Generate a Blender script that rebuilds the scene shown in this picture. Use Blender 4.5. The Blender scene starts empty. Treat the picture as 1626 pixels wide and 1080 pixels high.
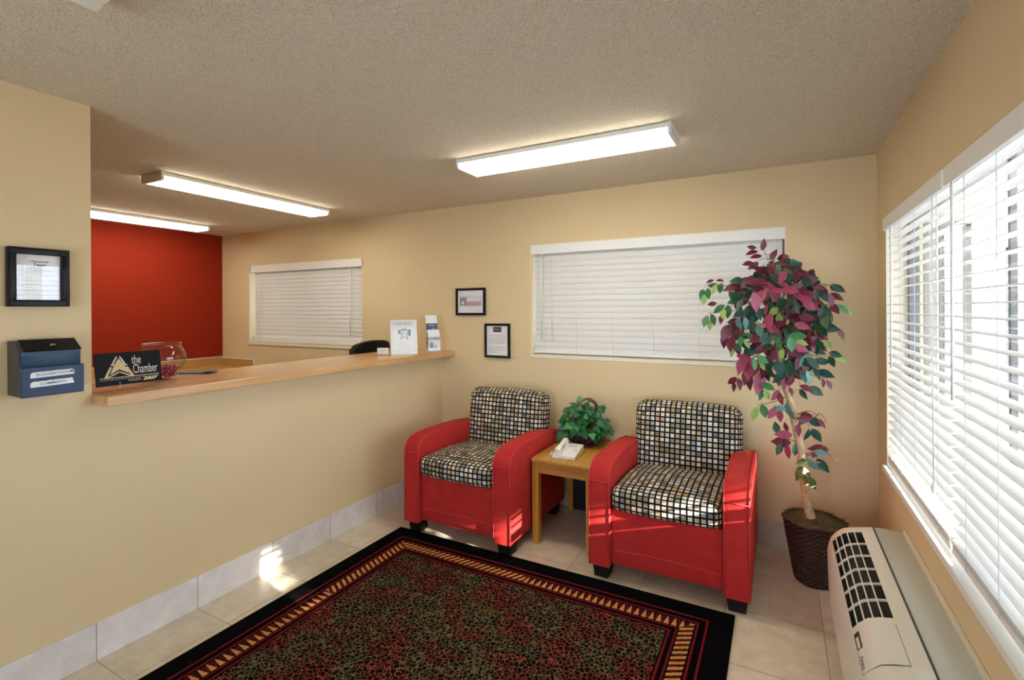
import bpy, bmesh, math, random
from mathutils import Vector, Matrix
random.seed(11)
PI = math.pi
R = math.radians
SC = bpy.context.scene
COL = SC.collection

# ------------------------------------------------------------------ measured room (metres)
YB, XR, XL, XC, H = 3.594, 0.517, -5.934, -2.657, 2.44   # back wall, window wall, red wall, reception wall face, ceiling
YF = -2.3                                                # wall behind the viewer

# ------------------------------------------------------------------ materials
class NT:
    def __init__(s, name):
        s.m = bpy.data.materials.new(name); s.m.use_nodes = True
        s.t = s.m.node_tree; s.t.nodes.clear()
        s.out = s.t.nodes.new('ShaderNodeOutputMaterial')
    def n(s, typ, **kw):
        nd = s.t.nodes.new(typ)
        for k, v in kw.items(): setattr(nd, k, v)
        return nd
    def l(s, a, b): s.t.links.new(a, b)
    def put(s, sock, v):
        if hasattr(v, 'is_output'): s.l(v, sock)
        else: sock.default_value = v
    def math(s, op, a, b=0.0, c=0.0):
        nd = s.n('ShaderNodeMath', operation=op)
        for i, v in enumerate((a, b, c)): s.put(nd.inputs[i], v)
        return nd.outputs[0]
    def mix(s, f, a, b):
        nd = s.n('ShaderNodeMix', data_type='RGBA')
        s.put(nd.inputs[0], f)
        for i, v in ((6, a), (7, b)):
            s.put(nd.inputs[i], v if hasattr(v, 'is_output') else (*v[:3], 1))
        return nd.outputs[2]
    def noise(s, co, scale, detail=3, rough=.5):
        nd = s.n('ShaderNodeTexNoise'); nd.inputs['Scale'].default_value = scale
        nd.inputs['Detail'].default_value = detail; nd.inputs['Roughness'].default_value = rough
        if co is not None: s.l(co, nd.inputs['Vector'])
        return nd.outputs['Fac']
    def co(s, which='Object'): return s.n('ShaderNodeTexCoord').outputs[which]
    def mapping(s, co, scale=(1,1,1), loc=(0,0,0), rot=(0,0,0)):
        nd = s.n('ShaderNodeMapping'); s.l(co, nd.inputs[0])
        nd.inputs['Scale'].default_value = scale; nd.inputs['Location'].default_value = loc; nd.inputs['Rotation'].default_value = rot
        return nd.outputs[0]
    def bsdf(s, col, rough=.6, spec=.5, metal=0, **kw):
        p = s.n('ShaderNodeBsdfPrincipled')
        s.put(p.inputs['Base Color'], col if hasattr(col, 'is_output') else (*col[:3], 1))
        s.put(p.inputs['Roughness'], rough); p.inputs['Specular IOR Level'].default_value = spec
        p.inputs['Metallic'].default_value = metal
        for k, v in kw.items(): s.put(p.inputs[k.replace('_', ' ')], v)
        s.p = p; s.l(p.outputs[0], s.out.inputs[0]); return p
    def bump(s, h, strength=.3, dist=.002):
        b = s.n('ShaderNodeBump'); b.inputs['Strength'].default_value = strength; b.inputs['Distance'].default_value = dist
        s.l(h, b.inputs['Height']); s.l(b.outputs[0], s.p.inputs['Normal'])

def plain(name, col, rough=.55, spec=.5, metal=0, var=.06, vscale=9, bump=0, bscale=300, bdist=.001, **kw):
    t = NT(name); co = t.co()
    f = t.noise(co, vscale, 4)
    c = t.mix(f, tuple(x*(1-var) for x in col), tuple(min(1, x*(1+var)) for x in col))
    t.bsdf(c, rough, spec, metal, **kw)
    if bump: t.bump(t.noise(co, bscale, 4), bump, bdist)
    return t.m

def wood(name, a, b, rough=.35, axis=1, scale=1.0, spec=.5):
    t = NT(name); co = t.co()
    sc = [30*scale]*3; sc[axis] = 1.6*scale
    g = t.noise(t.mapping(co, tuple(sc)), 1.5, 6, .62)
    sc2 = [170*scale]*3; sc2[axis] = 5*scale
    g2 = t.noise(t.mapping(co, tuple(sc2)), 1.0, 3, .6)
    f = t.math('ADD', t.math('MULTIPLY', g, .75), t.math('MULTIPLY', g2, .35))
    rp = t.n('ShaderNodeValToRGB'); t.l(f, rp.inputs[0])
    rp.color_ramp.elements[0].position = .36; rp.color_ramp.elements[0].color = (*a, 1)
    rp.color_ramp.elements[1].position = .72; rp.color_ramp.elements[1].color = (*b, 1)
    t.bsdf(rp.outputs[0], rough, spec); t.bump(g2, .12, .0006)
    return t.m

M = {}
def wallpaint(name, col):
    t = NT(name); co = t.co()
    f = t.noise(co, 3.5, 3)
    t.bsdf(t.mix(f, tuple(x*.97 for x in col), tuple(x*1.03 for x in col)), .75, .18)
    t.bump(t.noise(co, 70, 5, .6), .18, .0025)
    return t.m
M['wall'] = wallpaint('tan_wall_paint', (.69, .545, .325))
M['red_wall'] = wallpaint('red_wall_paint', (.27, .018, .003))
def popcorn():
    t = NT('popcorn_ceiling'); co = t.co()
    v = t.n('ShaderNodeTexVoronoi'); v.inputs['Scale'].default_value = 170; t.l(co, v.inputs['Vector'])
    n = t.noise(co, 210, 4, .7)
    h = t.math('ADD', t.math('MULTIPLY', v.outputs['Distance'], -.7), n)
    rc = t.n('ShaderNodeMapRange'); t.l(n, rc.inputs[0]); rc.inputs[1].default_value = .36; rc.inputs[2].default_value = .62
    c = t.mix(rc.outputs[0], (.58, .50, .38), (.90, .81, .65))
    t.bsdf(c, .9, .1); t.bump(h, .8, .006); return t.m
M['ceiling'] = popcorn()
def tiles(name, a, b, grout, sx, sy, ox, oy, gw=.004, rough=.28, axes=('X', 'Y')):
    t = NT(name); co = t.co()
    sp = t.n('ShaderNodeSeparateXYZ'); t.l(co, sp.inputs[0])
    u = t.math('DIVIDE', t.math('SUBTRACT', sp.outputs[axes[0]], ox), sx)
    v = t.math('DIVIDE', t.math('SUBTRACT', sp.outputs[axes[1]], oy), sy)
    def edge(w, s):
        f = t.math('FRACT', w)
        return t.math('MULTIPLY', t.math('MINIMUM', f, t.math('SUBTRACT', 1.0, f)), s)
    e = t.math('MINIMUM', edge(u, sx), edge(v, sy))
    g = t.math('LESS_THAN', e, gw*.5)
    cid = t.n('ShaderNodeCombineXYZ'); t.l(t.math('FLOOR', u), cid.inputs[0]); t.l(t.math('FLOOR', v), cid.inputs[1])
    wn = t.n('ShaderNodeTexWhiteNoise', noise_dimensions='2D'); t.l(cid.outputs[0], wn.inputs['Vector'])
    n = t.noise(co, 9, 8, .68)
    f = t.math('ADD', t.math('MULTIPLY', n, .9), t.math('MULTIPLY', t.math('SUBTRACT', wn.outputs['Value'], .5), .28))
    rp = t.n('ShaderNodeValToRGB'); t.l(f, rp.inputs[0])
    rp.color_ramp.elements[0].position = .28; rp.color_ramp.elements[0].color = (*a, 1)
    rp.color_ramp.elements[1].position = .65; rp.color_ramp.elements[1].color = (*b, 1)
    t.bsdf(t.mix(g, rp.outputs[0], grout), rough, .45)
    t.bump(t.math('ADD', t.math('MULTIPLY', g, -1.0), t.math('MULTIPLY', n, .25)), .25, .002)
    return t.m
T = .4289
M['floor'] = tiles('floor_tile', (.56, .475, .345), (.76, .67, .52), (.33, .27, .19), T, T, .1815, 1.0354)
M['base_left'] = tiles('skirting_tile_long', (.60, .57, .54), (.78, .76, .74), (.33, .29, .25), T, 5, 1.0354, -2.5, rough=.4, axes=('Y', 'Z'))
M['base_back'] = tiles('skirting_tile_shaded', (.50, .43, .35), (.62, .55, .45), (.30, .25, .2), T, 5, .1815, -2.5, rough=.4, axes=('X', 'Z'))  # same tile as base_left, with its shade put into a browner colour
M['oak_counter'] = wood('oak_counter_wood', (.50, .255, .095), (.72, .44, .20), .22, 1)
M['oak_office'] = wood('oak_worktop_wood', (.42, .22, .06), (.58, .34, .11), .3, 1)
M['oak_table'] = wood('oak_table_wood', (.36, .16, .022), (.60, .33, .065), .3, 1)
M['oak_leg'] = wood('oak_leg_wood', (.34, .14, .018), (.56, .28, .05), .3, 2)
M['white_paint'] = plain('white_trim_paint', (.80, .79, .75), .45, var=.02)
M['cream_trim'] = plain('cream_trim_paint', (.76, .70, .56), .45, var=.03)
M['blind'] = plain('white_vinyl_blind', (.82, .81, .79), .42, var=.015, vscale=3)
def slatmat():
    t = NT('white_slat'); p = t.bsdf((.80, .795, .775), .4, .4)
    tr = t.n('ShaderNodeBsdfTranslucent'); tr.inputs[0].default_value = (.82, .83, .84, 1)
    mx = t.n('ShaderNodeMixShader'); mx.inputs[0].default_value = .22
    t.l(p.outputs[0], mx.inputs[1]); t.l(tr.outputs[0], mx.inputs[2]); t.l(mx.outputs[0], t.out.inputs[0]); return t.m
M['slat'] = slatmat()
M['cord'] = plain('blind_cord', (.74, .73, .70), .7, var=.02)
M['black'] = plain('black_plastic', (.008, .008, .009), .4, .3, var=.1)
M['black_frame'] = plain('black_frame_lacquer', (.006, .006, .008), .38, .22, var=.1)
M['black_fabric'] = plain('black_upholstery', (.010, .010, .008), .8, .25, var=.2, vscale=90, bump=.3, bscale=500)
M['black_board'] = plain('black_plaque', (.003, .003, .003), .45, .12, var=.05)
M['foot'] = plain('black_foot', (.005, .005, .005), .5, .2, var=.1)
M['dark_metal'] = plain('bronze_window_metal', (.16, .16, .17), .4, var=.05)
M['steel'] = plain('bright_steel', (.62, .62, .62), .25, metal=1, var=.03)
M['paper'] = plain('white_paper', (.84, .84, .84), .6, var=.01)
M['paper_grey'] = plain('grey_paper', (.66, .67, .67), .6, var=.02)
M['ink'] = plain('dark_ink', (.05, .05, .055), .6, var=.05)
M['ink_grey'] = plain('grey_ink', (.33, .33, .35), .6, var=.05)
M['ink_blue'] = plain('blue_grey_ink', (.16, .22, .32), .6, var=.05)
M['ink_red'] = plain('faded_red_ink', (.62, .36, .36), .6, var=.05)
M['navy'] = plain('navy_print', (.018, .038, .12), .35, var=.05)
M['maroon'] = plain('maroon_print', (.16, .025, .022), .4, var=.1)
M['skin_print'] = plain('tan_print', (.55, .40, .30), .4, var=.25, vscale=80)
M['gold'] = plain('gold_print', (.62, .47, .24), .4, var=.05)
M['silver_print'] = plain('pale_gold_print', (.60, .54, .45), .4, var=.05)
M['yellow_print'] = plain('yellow_print', (.85, .74, .28), .4, var=.05)
M['box_blue'] = plain('blue_box_enamel', (.016, .044, .10), .4, .3, var=.08)
M['box_dark'] = plain('black_box_enamel', (.006, .007, .008), .4, .25, var=.1)
M['box_side'] = plain('charcoal_box_enamel', (.040, .038, .034), .45, var=.1)
M['label'] = plain('sticker_white', (.74, .77, .78), .4, var=.03)
M['stain'] = plain('green_stain', (.30, .40, .30), .5, var=.2, vscale=120)
M['phone'] = plain('white_phone_plastic', (.80, .79, .74), .35, var=.02)
M['phone_grey'] = plain('grey_phone_print', (.50, .50, .49), .4, var=.02)
M['ac'] = plain('cream_ac_plastic', (.70, .655, .555), .38, var=.02)
M['ac_back'] = plain('grey_ac_enamel', (.52, .53, .46), .27, var=.02)
M['ac_dark'] = plain('dark_grille_inside', (.030, .027, .020), .8, var=.2)
M['ac_gap'] = plain('door_gap_shadow', (.22, .20, .16), .7)
M['bark'] = plain('pale_bark', (.46, .33, .19), .85, .2, var=.6, vscale=75, bump=.6, bscale=90, bdist=.004)
M['twig'] = plain('brown_twig', (.20, .12, .07), .8, var=.2)
M['moss'] = plain('dry_moss', (.13, .105, .055), .95, .1, var=.65, vscale=120, bump=.9, bscale=150, bdist=.006)
M['vine_brown'] = plain('brown_vine', (.14, .075, .055), .7, var=.4, vscale=60)
M['vine_dark'] = plain('dark_vine', (.022, .013, .014), .65, var=.4, vscale=60)
M['vine_plum'] = plain('plum_vine', (.11, .045, .06), .65, var=.4, vscale=60)
def leafmat(name, a, b, rough=.42):
    t = NT(name); co = t.co(); n = t.noise(co, 45, 3)
    c = t.mix(n, a, b); p = t.bsdf(c, rough, .45)
    tr = t.n('ShaderNodeBsdfTranslucent'); t.l(c, tr.inputs[0])
    mx = t.n('ShaderNodeMixShader'); mx.inputs[0].default_value = .18
    t.l(p.outputs[0], mx.inputs[1]); t.l(tr.outputs[0], mx.inputs[2]); t.l(mx.outputs[0], t.out.inputs[0]); return t.m
LM = {'B': leafmat('burgundy_leaf', (.07, .008, .018), (.20, .016, .042)), 'P': leafmat('rose_leaf', (.24, .028, .065), (.40, .070, .13)),
      'G': leafmat('green_leaf', (.030, .15, .045), (.055, .23, .07)), 'D': leafmat('dark_green_leaf', (.005, .035, .022), (.016, .080, .048)),
      'L': leafmat('lime_leaf', (.22, .36, .07), (.32, .46, .12)), 'T': leafmat('teal_leaf', (.06, .19, .18), (.14, .32, .29), .3),
      'K': leafmat('olive_leaf', (.045, .075, .018), (.09, .13, .03)), 'Y': leafmat('yellow_leaf', (.33, .28, .04), (.42, .38, .08)),
      'I': leafmat('ivy_leaf', (.010, .085, .028), (.032, .20, .060)), 'J': leafmat('light_ivy_leaf', (.05, .28, .06), (.11, .42, .10)),
      'V': leafmat('blue_ivy_leaf', (.012, .09, .048), (.045, .21, .11))}
def velvet():
    t = NT('red_velvet'); co = t.co()
    n = t.noise(co, 14, 5, .6); f = t.noise(co, 420, 2)
    c = t.mix(t.math('ADD', t.math('MULTIPLY', n, .7), t.math('MULTIPLY', f, .3)), (.33, .012, .012), (.58, .042, .037))
    t.bsdf(c, .8, .12, Sheen_Weight=.15, Sheen_Roughness=.5, Sheen_Tint=(1, .25, .2, 1)); t.bump(f, .25, .0012); return t.m
M['velvet'] = velvet()
def piping():
    t = NT('red_piping'); t.bsdf((.56, .05, .045), .7, .15); return t.m
M['piping'] = piping()
def checks():
    t = NT('mosaic_check_fabric'); uv = t.co('UV')
    m = t.mapping(uv, (1/.0325, 1/.0325, 1)); sp = t.n('ShaderNodeSeparateXYZ'); t.l(m, sp.inputs[0])
    fx, fy = t.math('FRACT', sp.outputs[0]), t.math('FRACT', sp.outputs[1])
    def a(f): return t.math('ABSOLUTE', t.math('SUBTRACT', f, .5))
    inside = t.math('LESS_THAN', t.math('MAXIMUM', a(fx), a(fy)), .345)
    fl = t.n('ShaderNodeVectorMath', operation='FLOOR'); t.l(m, fl.inputs[0])
    wn = t.n('ShaderNodeTexWhiteNoise', noise_dimensions='3D'); t.l(fl.outputs[0], wn.inputs['Vector'])
    rp = t.n('ShaderNodeValToRGB'); t.l(wn.outputs['Value'], rp.inputs[0]); cr = rp.color_ramp; cr.interpolation = 'CONSTANT'
    cols = [(.55,.47,.33),(.74,.69,.58),(.24,.21,.18),(.48,.35,.17),(.62,.54,.46),(.78,.73,.66),(.30,.26,.16),(.60,.38,.24),(.36,.34,.33),(.68,.60,.42),(.44,.39,.34),(.80,.76,.68)]
    while len(cr.elements) < len(cols): cr.elements.new(.5)
    for i, c in enumerate(cols): cr.elements[i].position = i/len(cols); cr.elements[i].color = (*[x*.86 for x in c], 1)
    n = t.noise(uv, 500, 2)
    t.bsdf(t.mix(inside, (.004, .004, .005), rp.outputs[0]), .75, .12)
    t.bump(t.math('ADD', t.math('MULTIPLY', inside, .6), t.math('MULTIPLY', n, .4)), .3, .0012); return t.m
M['check'] = checks()
def glassmat(name, ior=1.45, tint=(1, 1, 1), refl=1.0):
    t = NT(name); tr = t.n('ShaderNodeBsdfTransparent'); tr.inputs[0].default_value = (*tint, 1)
    g = t.n('ShaderNodeBsdfGlossy'); g.inputs['Roughness'].default_value = .01
    fr = t.n('ShaderNodeFresnel'); ge = t.n('ShaderNodeNewGeometry')   # thin sheet: the same reflectance from both sides
    t.l(t.math('ADD', t.math('MULTIPLY', ge.outputs['Backfacing'], 1/ior-ior), ior), fr.inputs[0])
    mx = t.n('ShaderNodeMixShader'); t.l(t.math('MULTIPLY', fr.outputs[0], refl), mx.inputs[0]); t.l(tr.outputs[0], mx.inputs[1]); t.l(g.outputs[0], mx.inputs[2])
    t.l(mx.outputs[0], t.out.inputs[0]); return t.m
M['pane'] = glassmat('window_glass'); M['acrylic'] = glassmat('clear_acrylic', 1.45, (.985, .99, .99), .6)
M['picture_glass'] = glassmat('picture_glass', 1.5)
M['bowl_glass'] = glassmat('fishbowl_glass', 1.45, (.96, .98, .975), 1.0)
M['gem'] = plain('ruby_glass_gem', (.42, .02, .10), .12, .8, var=.3, vscale=50)
def emit(name, col, s):
    t = NT(name); e = t.n('ShaderNodeEmission'); e.inputs[0].default_value = (*col, 1); e.inputs[1].default_value = s
    t.l(e.outputs[0], t.out.inputs[0]); return t.m
LAMP = 13.5
M['lamp'] = emit('lit_lamp_diffuser', (1.0, .945, .80), LAMP)
M['lamp_off'] = plain('unlit_lamp_diffuser', (.86, .84, .78), .4, var=.01)
M['stucco'] = plain('yellow_stucco', (.74, .62, .42), .9, var=.06, bump=.4, bscale=60, bdist=.004)
M['stucco_pale'] = plain('pale_stucco', (.80, .78, .72), .9, var=.05, bump=.4, bscale=60, bdist=.004)
M['concrete'] = plain('concrete', (.52, .50, .47), .9, var=.1, vscale=3, bump=.3, bscale=40)
M['window_dark'] = plain('dark_window_pane', (.10, .12, .15), .12, var=.1)
M['curtain'] = plain('grey_blue_curtain', (.88, .90, .93), .8, var=.04)

def rugmat(hx, hy):
    t = NT('patterned_rug_pile'); co = t.co()
    sp = t.n('ShaderNodeSeparateXYZ'); t.l(co, sp.inputs[0]); x, y = sp.outputs[0], sp.outputs[1]
    jit = t.noise(co, 160, 2)
    j = t.math('MULTIPLY', t.math('SUBTRACT', jit, .5), .010)
    ax = t.math('SUBTRACT', hx, t.math('ABSOLUTE', x)); ay = t.math('SUBTRACT', hy, t.math('ABSOLUTE', y))
    isx = t.math('LESS_THAN', ax, ay)
    d = t.math('ADD', t.math('MINIMUM', ax, ay), t.math('MULTIPLY', j, .55))
    def sel(f, a, b):  # f ? a : b
        return t.math('ADD', t.math('MULTIPLY', f, a), t.math('MULTIPLY', t.math('SUBTRACT', 1.0, f), b))
    along = t.math('ADD', sel(isx, y, x), t.math('MULTIPLY', j, .5))
    s = t.math('DIVIDE', t.math('SUBTRACT', d, .166), .060)
    def band(lo, hi): return t.math('MULTIPLY', t.math('GREATER_THAN', d, lo), t.math('LESS_THAN', d, hi))
    pitch = .0364
    fr = t.math('FRACT', t.math('DIVIDE', along, pitch))
    tri = t.math('MULTIPLY', t.math('ABSOLUTE', t.math('SUBTRACT', fr, .5)), 2.0)
    tooth = t.math('LESS_THAN', tri, t.math('ADD', t.math('MULTIPLY', s, .62), .08))
    fr2 = t.math('FRACT', t.math('ADD', t.math('DIVIDE', along, pitch), t.math('MULTIPLY', s, .9)))
    stripe = t.math('LESS_THAN', fr2, .50)
    # diagonal stripes on the right side and on the far half of the other sides, teeth elsewhere
    far_left = t.math('LESS_THAN', x, .0)
    near_top = t.math('GREATER_THAN', y, hy-.80)
    st_x = t.math('MAXIMUM', t.math('GREATER_THAN', x, 0.0), near_top)
    usest = sel(isx, st_x, far_left)
    mark = sel(usest, stripe, tooth)
    inb = band(.166, .226)
    red = t.math('MAXIMUM', t.math('MAXIMUM', band(.108, .118), band(.147, .157)), t.math('MAXIMUM', band(.234, .242), band(.262, .272)))
    field = t.math('GREATER_THAN', d, .280)
    vo = t.n('ShaderNodeTexVoronoi', feature='DISTANCE_TO_EDGE'); vo.inputs['Scale'].default_value = 47; 
    wp = t.n('ShaderNodeVectorMath', operation='ADD'); nz = t.n('ShaderNodeTexNoise'); nz.inputs['Scale'].default_value = 60; t.l(co, nz.inputs['Vector'])
    sc = t.n('ShaderNodeVectorMath', operation='SCALE'); t.l(nz.outputs['Color'], sc.inputs[0]); sc.inputs['Scale'].default_value = .02
    t.l(co, wp.inputs[0]); t.l(sc.outputs[0], wp.inputs[1]); t.l(wp.outputs[0], vo.inputs['Vector'])
    line = t.math('LESS_THAN', vo.outputs['Distance'], t.math('MULTIPLY', t.math('SUBTRACT', t.noise(co, 200, 2), .25), .27))
    big = t.noise(co, 5.5, 2)
    fine = t.noise(co, 110, 2)
    rp = t.n('ShaderNodeValToRGB'); t.l(t.math('ADD', t.math('MULTIPLY', big, .72), t.math('MULTIPLY', t.noise(co, 38, 2), .28)), rp.inputs[0]); cr = rp.color_ramp
    for i, (p, c) in enumerate(((.42, (.15, .135, .065)), (.49, (.14, .10, .05)), (.53, (.23, .06, .035)), (.60, (.25, .028, .030)))):
        if i > 1: cr.elements.new(p)
        cr.elements[i].position = p; cr.elements[i].color = (*c, 1)
    lc = t.mix(t.math('MULTIPLY', t.math('GREATER_THAN', fine, .56), .8), rp.outputs[0], (.20, .12, .045))
    fc = t.mix(line, (.006, .005, .005), lc)
    bandc = t.mix(mark, t.mix(t.math('GREATER_THAN', fine, .5), (.012, .006, .006), (.11, .012, .014)), t.mix(fine, (.44, .13, .025), (.66, .38, .12)))
    c = t.mix(red, (.0035, .0035, .004), (.17, .010, .014))
    c = t.mix(inb, c, bandc); c = t.mix(field, c, fc)
    t.bsdf(c, 1.0, .02); t.bump(t.noise(co, 420, 2), .5, .003); return t.m

# ------------------------------------------------------------------ mesh builder
class MB:
    def __init__(s): s.b = bmesh.new(); s.uv = None
    def quad(s, pts, mi=0):
        f = s.b.faces.new([s.b.verts.new(p) for p in pts]); f.material_index = mi; return f
    def box(s, x0, x1, y0, y1, z0, z1, mi=0, bev=0, seg=2, mat=None):
        r = bmesh.ops.create_cube(s.b, size=1)
        mt = Matrix.Translation(((x0+x1)/2, (y0+y1)/2, (z0+z1)/2)) @ Matrix.Diagonal((abs(x1-x0), abs(y1-y0), abs(z1-z0), 1))
        if mat is not None: mt = mat @ mt
        bmesh.ops.transform(s.b, matrix=mt, verts=r['verts'])
        fs = set(f for v in r['verts'] for f in v.link_faces)
        for f in fs: f.material_index = mi
        if bev:
            es = list(set(e for v in r['verts'] for e in v.link_edges))
            k = bmesh.ops.bevel(s.b, geom=es, offset=bev, segments=seg, profile=.5, affect='EDGES')
            for f in k['faces']: f.material_index = mi
        return s
    def prism(s, poly, d0, d1, axis='x', mi=0, bev=0, seg=3, mat=None):
        """polygon in the two other axes, extruded along axis; the rims of both caps may be rounded"""
        def P(a, b, d): return {'x': (d, a, b), 'y': (a, d, b), 'z': (a, b, d)}[axis]
        A = [s.b.verts.new(P(a, b, d0)) for a, b in poly]; B = [s.b.verts.new(P(a, b, d1)) for a, b in poly]
        fs = [s.b.faces.new(A), s.b.faces.new(B[::-1])]; n = len(poly); rim = []
        for i in range(n): fs.append(s.b.faces.new([A[i], B[i], B[(i+1) % n], A[(i+1) % n]][::-1]))
        for f in fs: f.material_index = mi
        bmesh.ops.recalc_face_normals(s.b, faces=fs)
        vs = A+B
        if mat is not None: bmesh.ops.transform(s.b, matrix=mat, verts=vs)
        if bev:
            es = list(set(list(fs[0].edges)+list(fs[1].edges)))
            k = bmesh.ops.bevel(s.b, geom=es, offset=bev, segments=seg, profile=.5, affect='EDGES', clamp_overlap=True)
            for f in k['faces']: f.material_index = mi
        return s
    def tube(s, pts, r, seg=8, mi=0, cap=True, taper=None):
        pts = [Vector(p) for p in pts]; rings = []; n = len(pts)
        up0 = Vector((.13, .31, .94))
        for i, p in enumerate(pts):
            t = (pts[min(i+1, n-1)]-pts[max(i-1, 0)])
            t = t.normalized() if t.length > 1e-9 else Vector((0, 0, 1))
            a = t.cross(up0 if abs(t.dot(up0)) < .97 else Vector((1, 0, 0))).normalized(); b = t.cross(a)
            rr = (r[i] if isinstance(r, (list, tuple)) else r)
            rings.append([s.b.verts.new(p+(a*math.cos(2*PI*k/seg)+b*math.sin(2*PI*k/seg))*rr) for k in range(seg)])
        for i in range(n-1):
            for k in range(seg):
                f = s.b.faces.new([rings[i][k], rings[i][(k+1) % seg], rings[i+1][(k+1) % seg], rings[i+1][k]]); f.material_index = mi; f.smooth = True
        if cap:
            for rg in (rings[0][::-1], rings[-1]):
                f = s.b.faces.new(rg); f.material_index = mi
        return s
    def lathe(s, prof, c=(0, 0, 0), seg=40, mi=0, sx=1, sy=1, close=False):
        rings = []
        for r, z in prof:
            rings.append([s.b.verts.new((c[0]+sx*r*math.cos(2*PI*k/seg), c[1]+sy*r*math.sin(2*PI*k/seg), c[2]+z)) for k in range(seg)] if r > 1e-6 else [s.b.verts.new((c[0], c[1], c[2]+z))])
        for A, B in zip(rings, rings[1:]):
            for k in range(seg):
                q = [A[k % len(A)], A[(k+1) % len(A)], B[(k+1) % len(B)], B[k % len(B)]]
                u = []
                for v in q:
                    if v not in u: u.append(v)
                if len(u) > 2:
                    f = s.b.faces.new(u); f.material_index = mi; f.smooth = True
        return s
    def mesh(s, me, mat, mi=0):
        k = len(s.b.faces); vs = [s.b.verts.new(mat @ v.co) for v in me.vertices]
        for p in me.polygons:
            try:
                f = s.b.faces.new([vs[i] for i in p.vertices]); f.material_index = mi
            except ValueError: pass
        return s
    def build(s, name, mat, parent=None, smooth=None, recalc=True, merge=0):
        if merge: bmesh.ops.remove_doubles(s.b, verts=s.b.verts, dist=merge)
        if recalc: bmesh.ops.recalc_face_normals(s.b, faces=s.b.faces)
        me = bpy.data.meshes.new(name); s.b.to_mesh(me); s.b.free()
        for m in (mat if isinstance(mat, (list, tuple)) else [mat]): me.materials.append(M[m] if isinstance(m, str) else m)
        if smooth is not None:
            for p in me.polygons: p.use_smooth = True
            me.set_sharp_from_angle(angle=R(smooth))
        o = bpy.data.objects.new(name, me); COL.objects.link(o)
        if parent is not None: o.parent = parent
        return o

def thing(name, label, cat, loc=(0, 0, 0), rz=0, group=None):
    o = bpy.data.objects.new(name, None); COL.objects.link(o); o.empty_display_size = .1
    o.location = loc; o.rotation_euler = (0, 0, rz); o['label'] = label; o['category'] = cat
    if group: o['group'] = group
    return o
def tag(o, label, cat, group=None):
    o['label'] = label; o['category'] = cat
    if group: o['group'] = group
    return o
def struct(name, mb, mat, parent=None, **kw):
    o = mb.build(name, mat, parent, **kw)
    if parent is None: o['kind'] = 'structure'
    return o
def part(o, label): o['label'] = label; return o
def copy_tree(o, parent=None):
    c = o.copy(); COL.objects.link(c)
    if parent is not None: c.parent = parent
    for ch in list(o.children): copy_tree(ch, c)
    return c

_tc = {}
def text_mesh(s, bold=0.0, shear=0.0, spacing=1.0):
    key = (s, bold, shear, spacing)
    if key not in _tc:
        cu = bpy.data.curves.new('lettering', 'FONT'); cu.body = s; cu.size = 1; cu.offset = bold; cu.shear = shear; cu.space_character = spacing; cu.resolution_u = 3
        o = bpy.data.objects.new('lettering', cu); COL.objects.link(o); bpy.context.view_layer.update()
        me = bpy.data.meshes.new_from_object(o.evaluated_get(bpy.context.evaluated_depsgraph_get()))
        bpy.data.objects.remove(o); bpy.data.curves.remove(cu); _tc[key] = me
    return _tc[key]
def put_text(mb, s, x0, x1, zb, zt, y, mi=0, bold=0.0, shear=0.0, spacing=1.0, slope=0.0):
    """lettering standing on a plane y = const facing -y: baseline zb, cap height up to zt, from x0 to x1"""
    me = text_mesh(s, bold, shear, spacing)
    xs = [v.co.x for v in me.vertices]; ys = [v.co.y for v in me.vertices]
    a, b, c, d = min(xs), max(xs), max(0, min(ys)) if min(ys) > -.05 else 0, max(ys)
    sx = (x1-x0)/(b-a); sz = (zt-zb)/(d-c)
    mt = Matrix(((sx, 0, 0, x0-a*sx), (0, 0, -1, y), (slope*sx, sz, 0, zb-c*sz-slope*a*sx), (0, 0, 0, 1)))
    mb.mesh(me, mt, mi)
def words(mb, x0, x1, z, h, y, mi=0, seed=0, fill=.8):
    """a line of print too small to read: short strokes with word gaps"""
    r = random.Random(seed*7919+13); x = x0
    while x < x1:
        w = min(r.uniform(1.2, 4.5)*h, x1-x)
        k = x
        while k < x+w-.2*h:
            g = min(.62*h, x+w-k); hh = h*r.choice((.7, .7, 1.0)); mb.quad([(k, y, z), (k+g*fill, y, z), (k+g*fill, y, z+hh), (k, y, z+hh)], mi); k += .72*h
        x += w+.55*h
def rect(mb, x0, x1, z0, z1, y, mi=0): mb.quad([(x0, y, z0), (x1, y, z0), (x1, y, z1), (x0, y, z1)], mi)
def outline(mb, x0, x1, z0, z1, w, y, mi=0):
    rect(mb, x0, x1, z0, z0+w, y, mi); rect(mb, x0, x1, z1-w, z1, y, mi); rect(mb, x0, x0+w, z0+w, z1-w, y, mi); rect(mb, x1-w, x1, z0+w, z1-w, y, mi)
def slab(mb, u0, u1, z0, z1, a, b, axis, holes):
    """wall slab with rectangular holes; u runs along the wall, a..b is its thickness"""
    def bx(p, q, r, s):
        if q-p < 1e-6 or s-r < 1e-6: return
        if axis == 'x': mb.box(p, q, a, b, r, s)
        else: mb.box(a, b, p, q, r, s)
    hs = sorted(holes); cur = u0
    for (h0, h1, g0, g1) in hs:
        bx(cur, h0, z0, z1); bx(h0, h1, z0, g0); bx(h0, h1, g1, z1); cur = h1
    bx(cur, u1, z0, z1)
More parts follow.
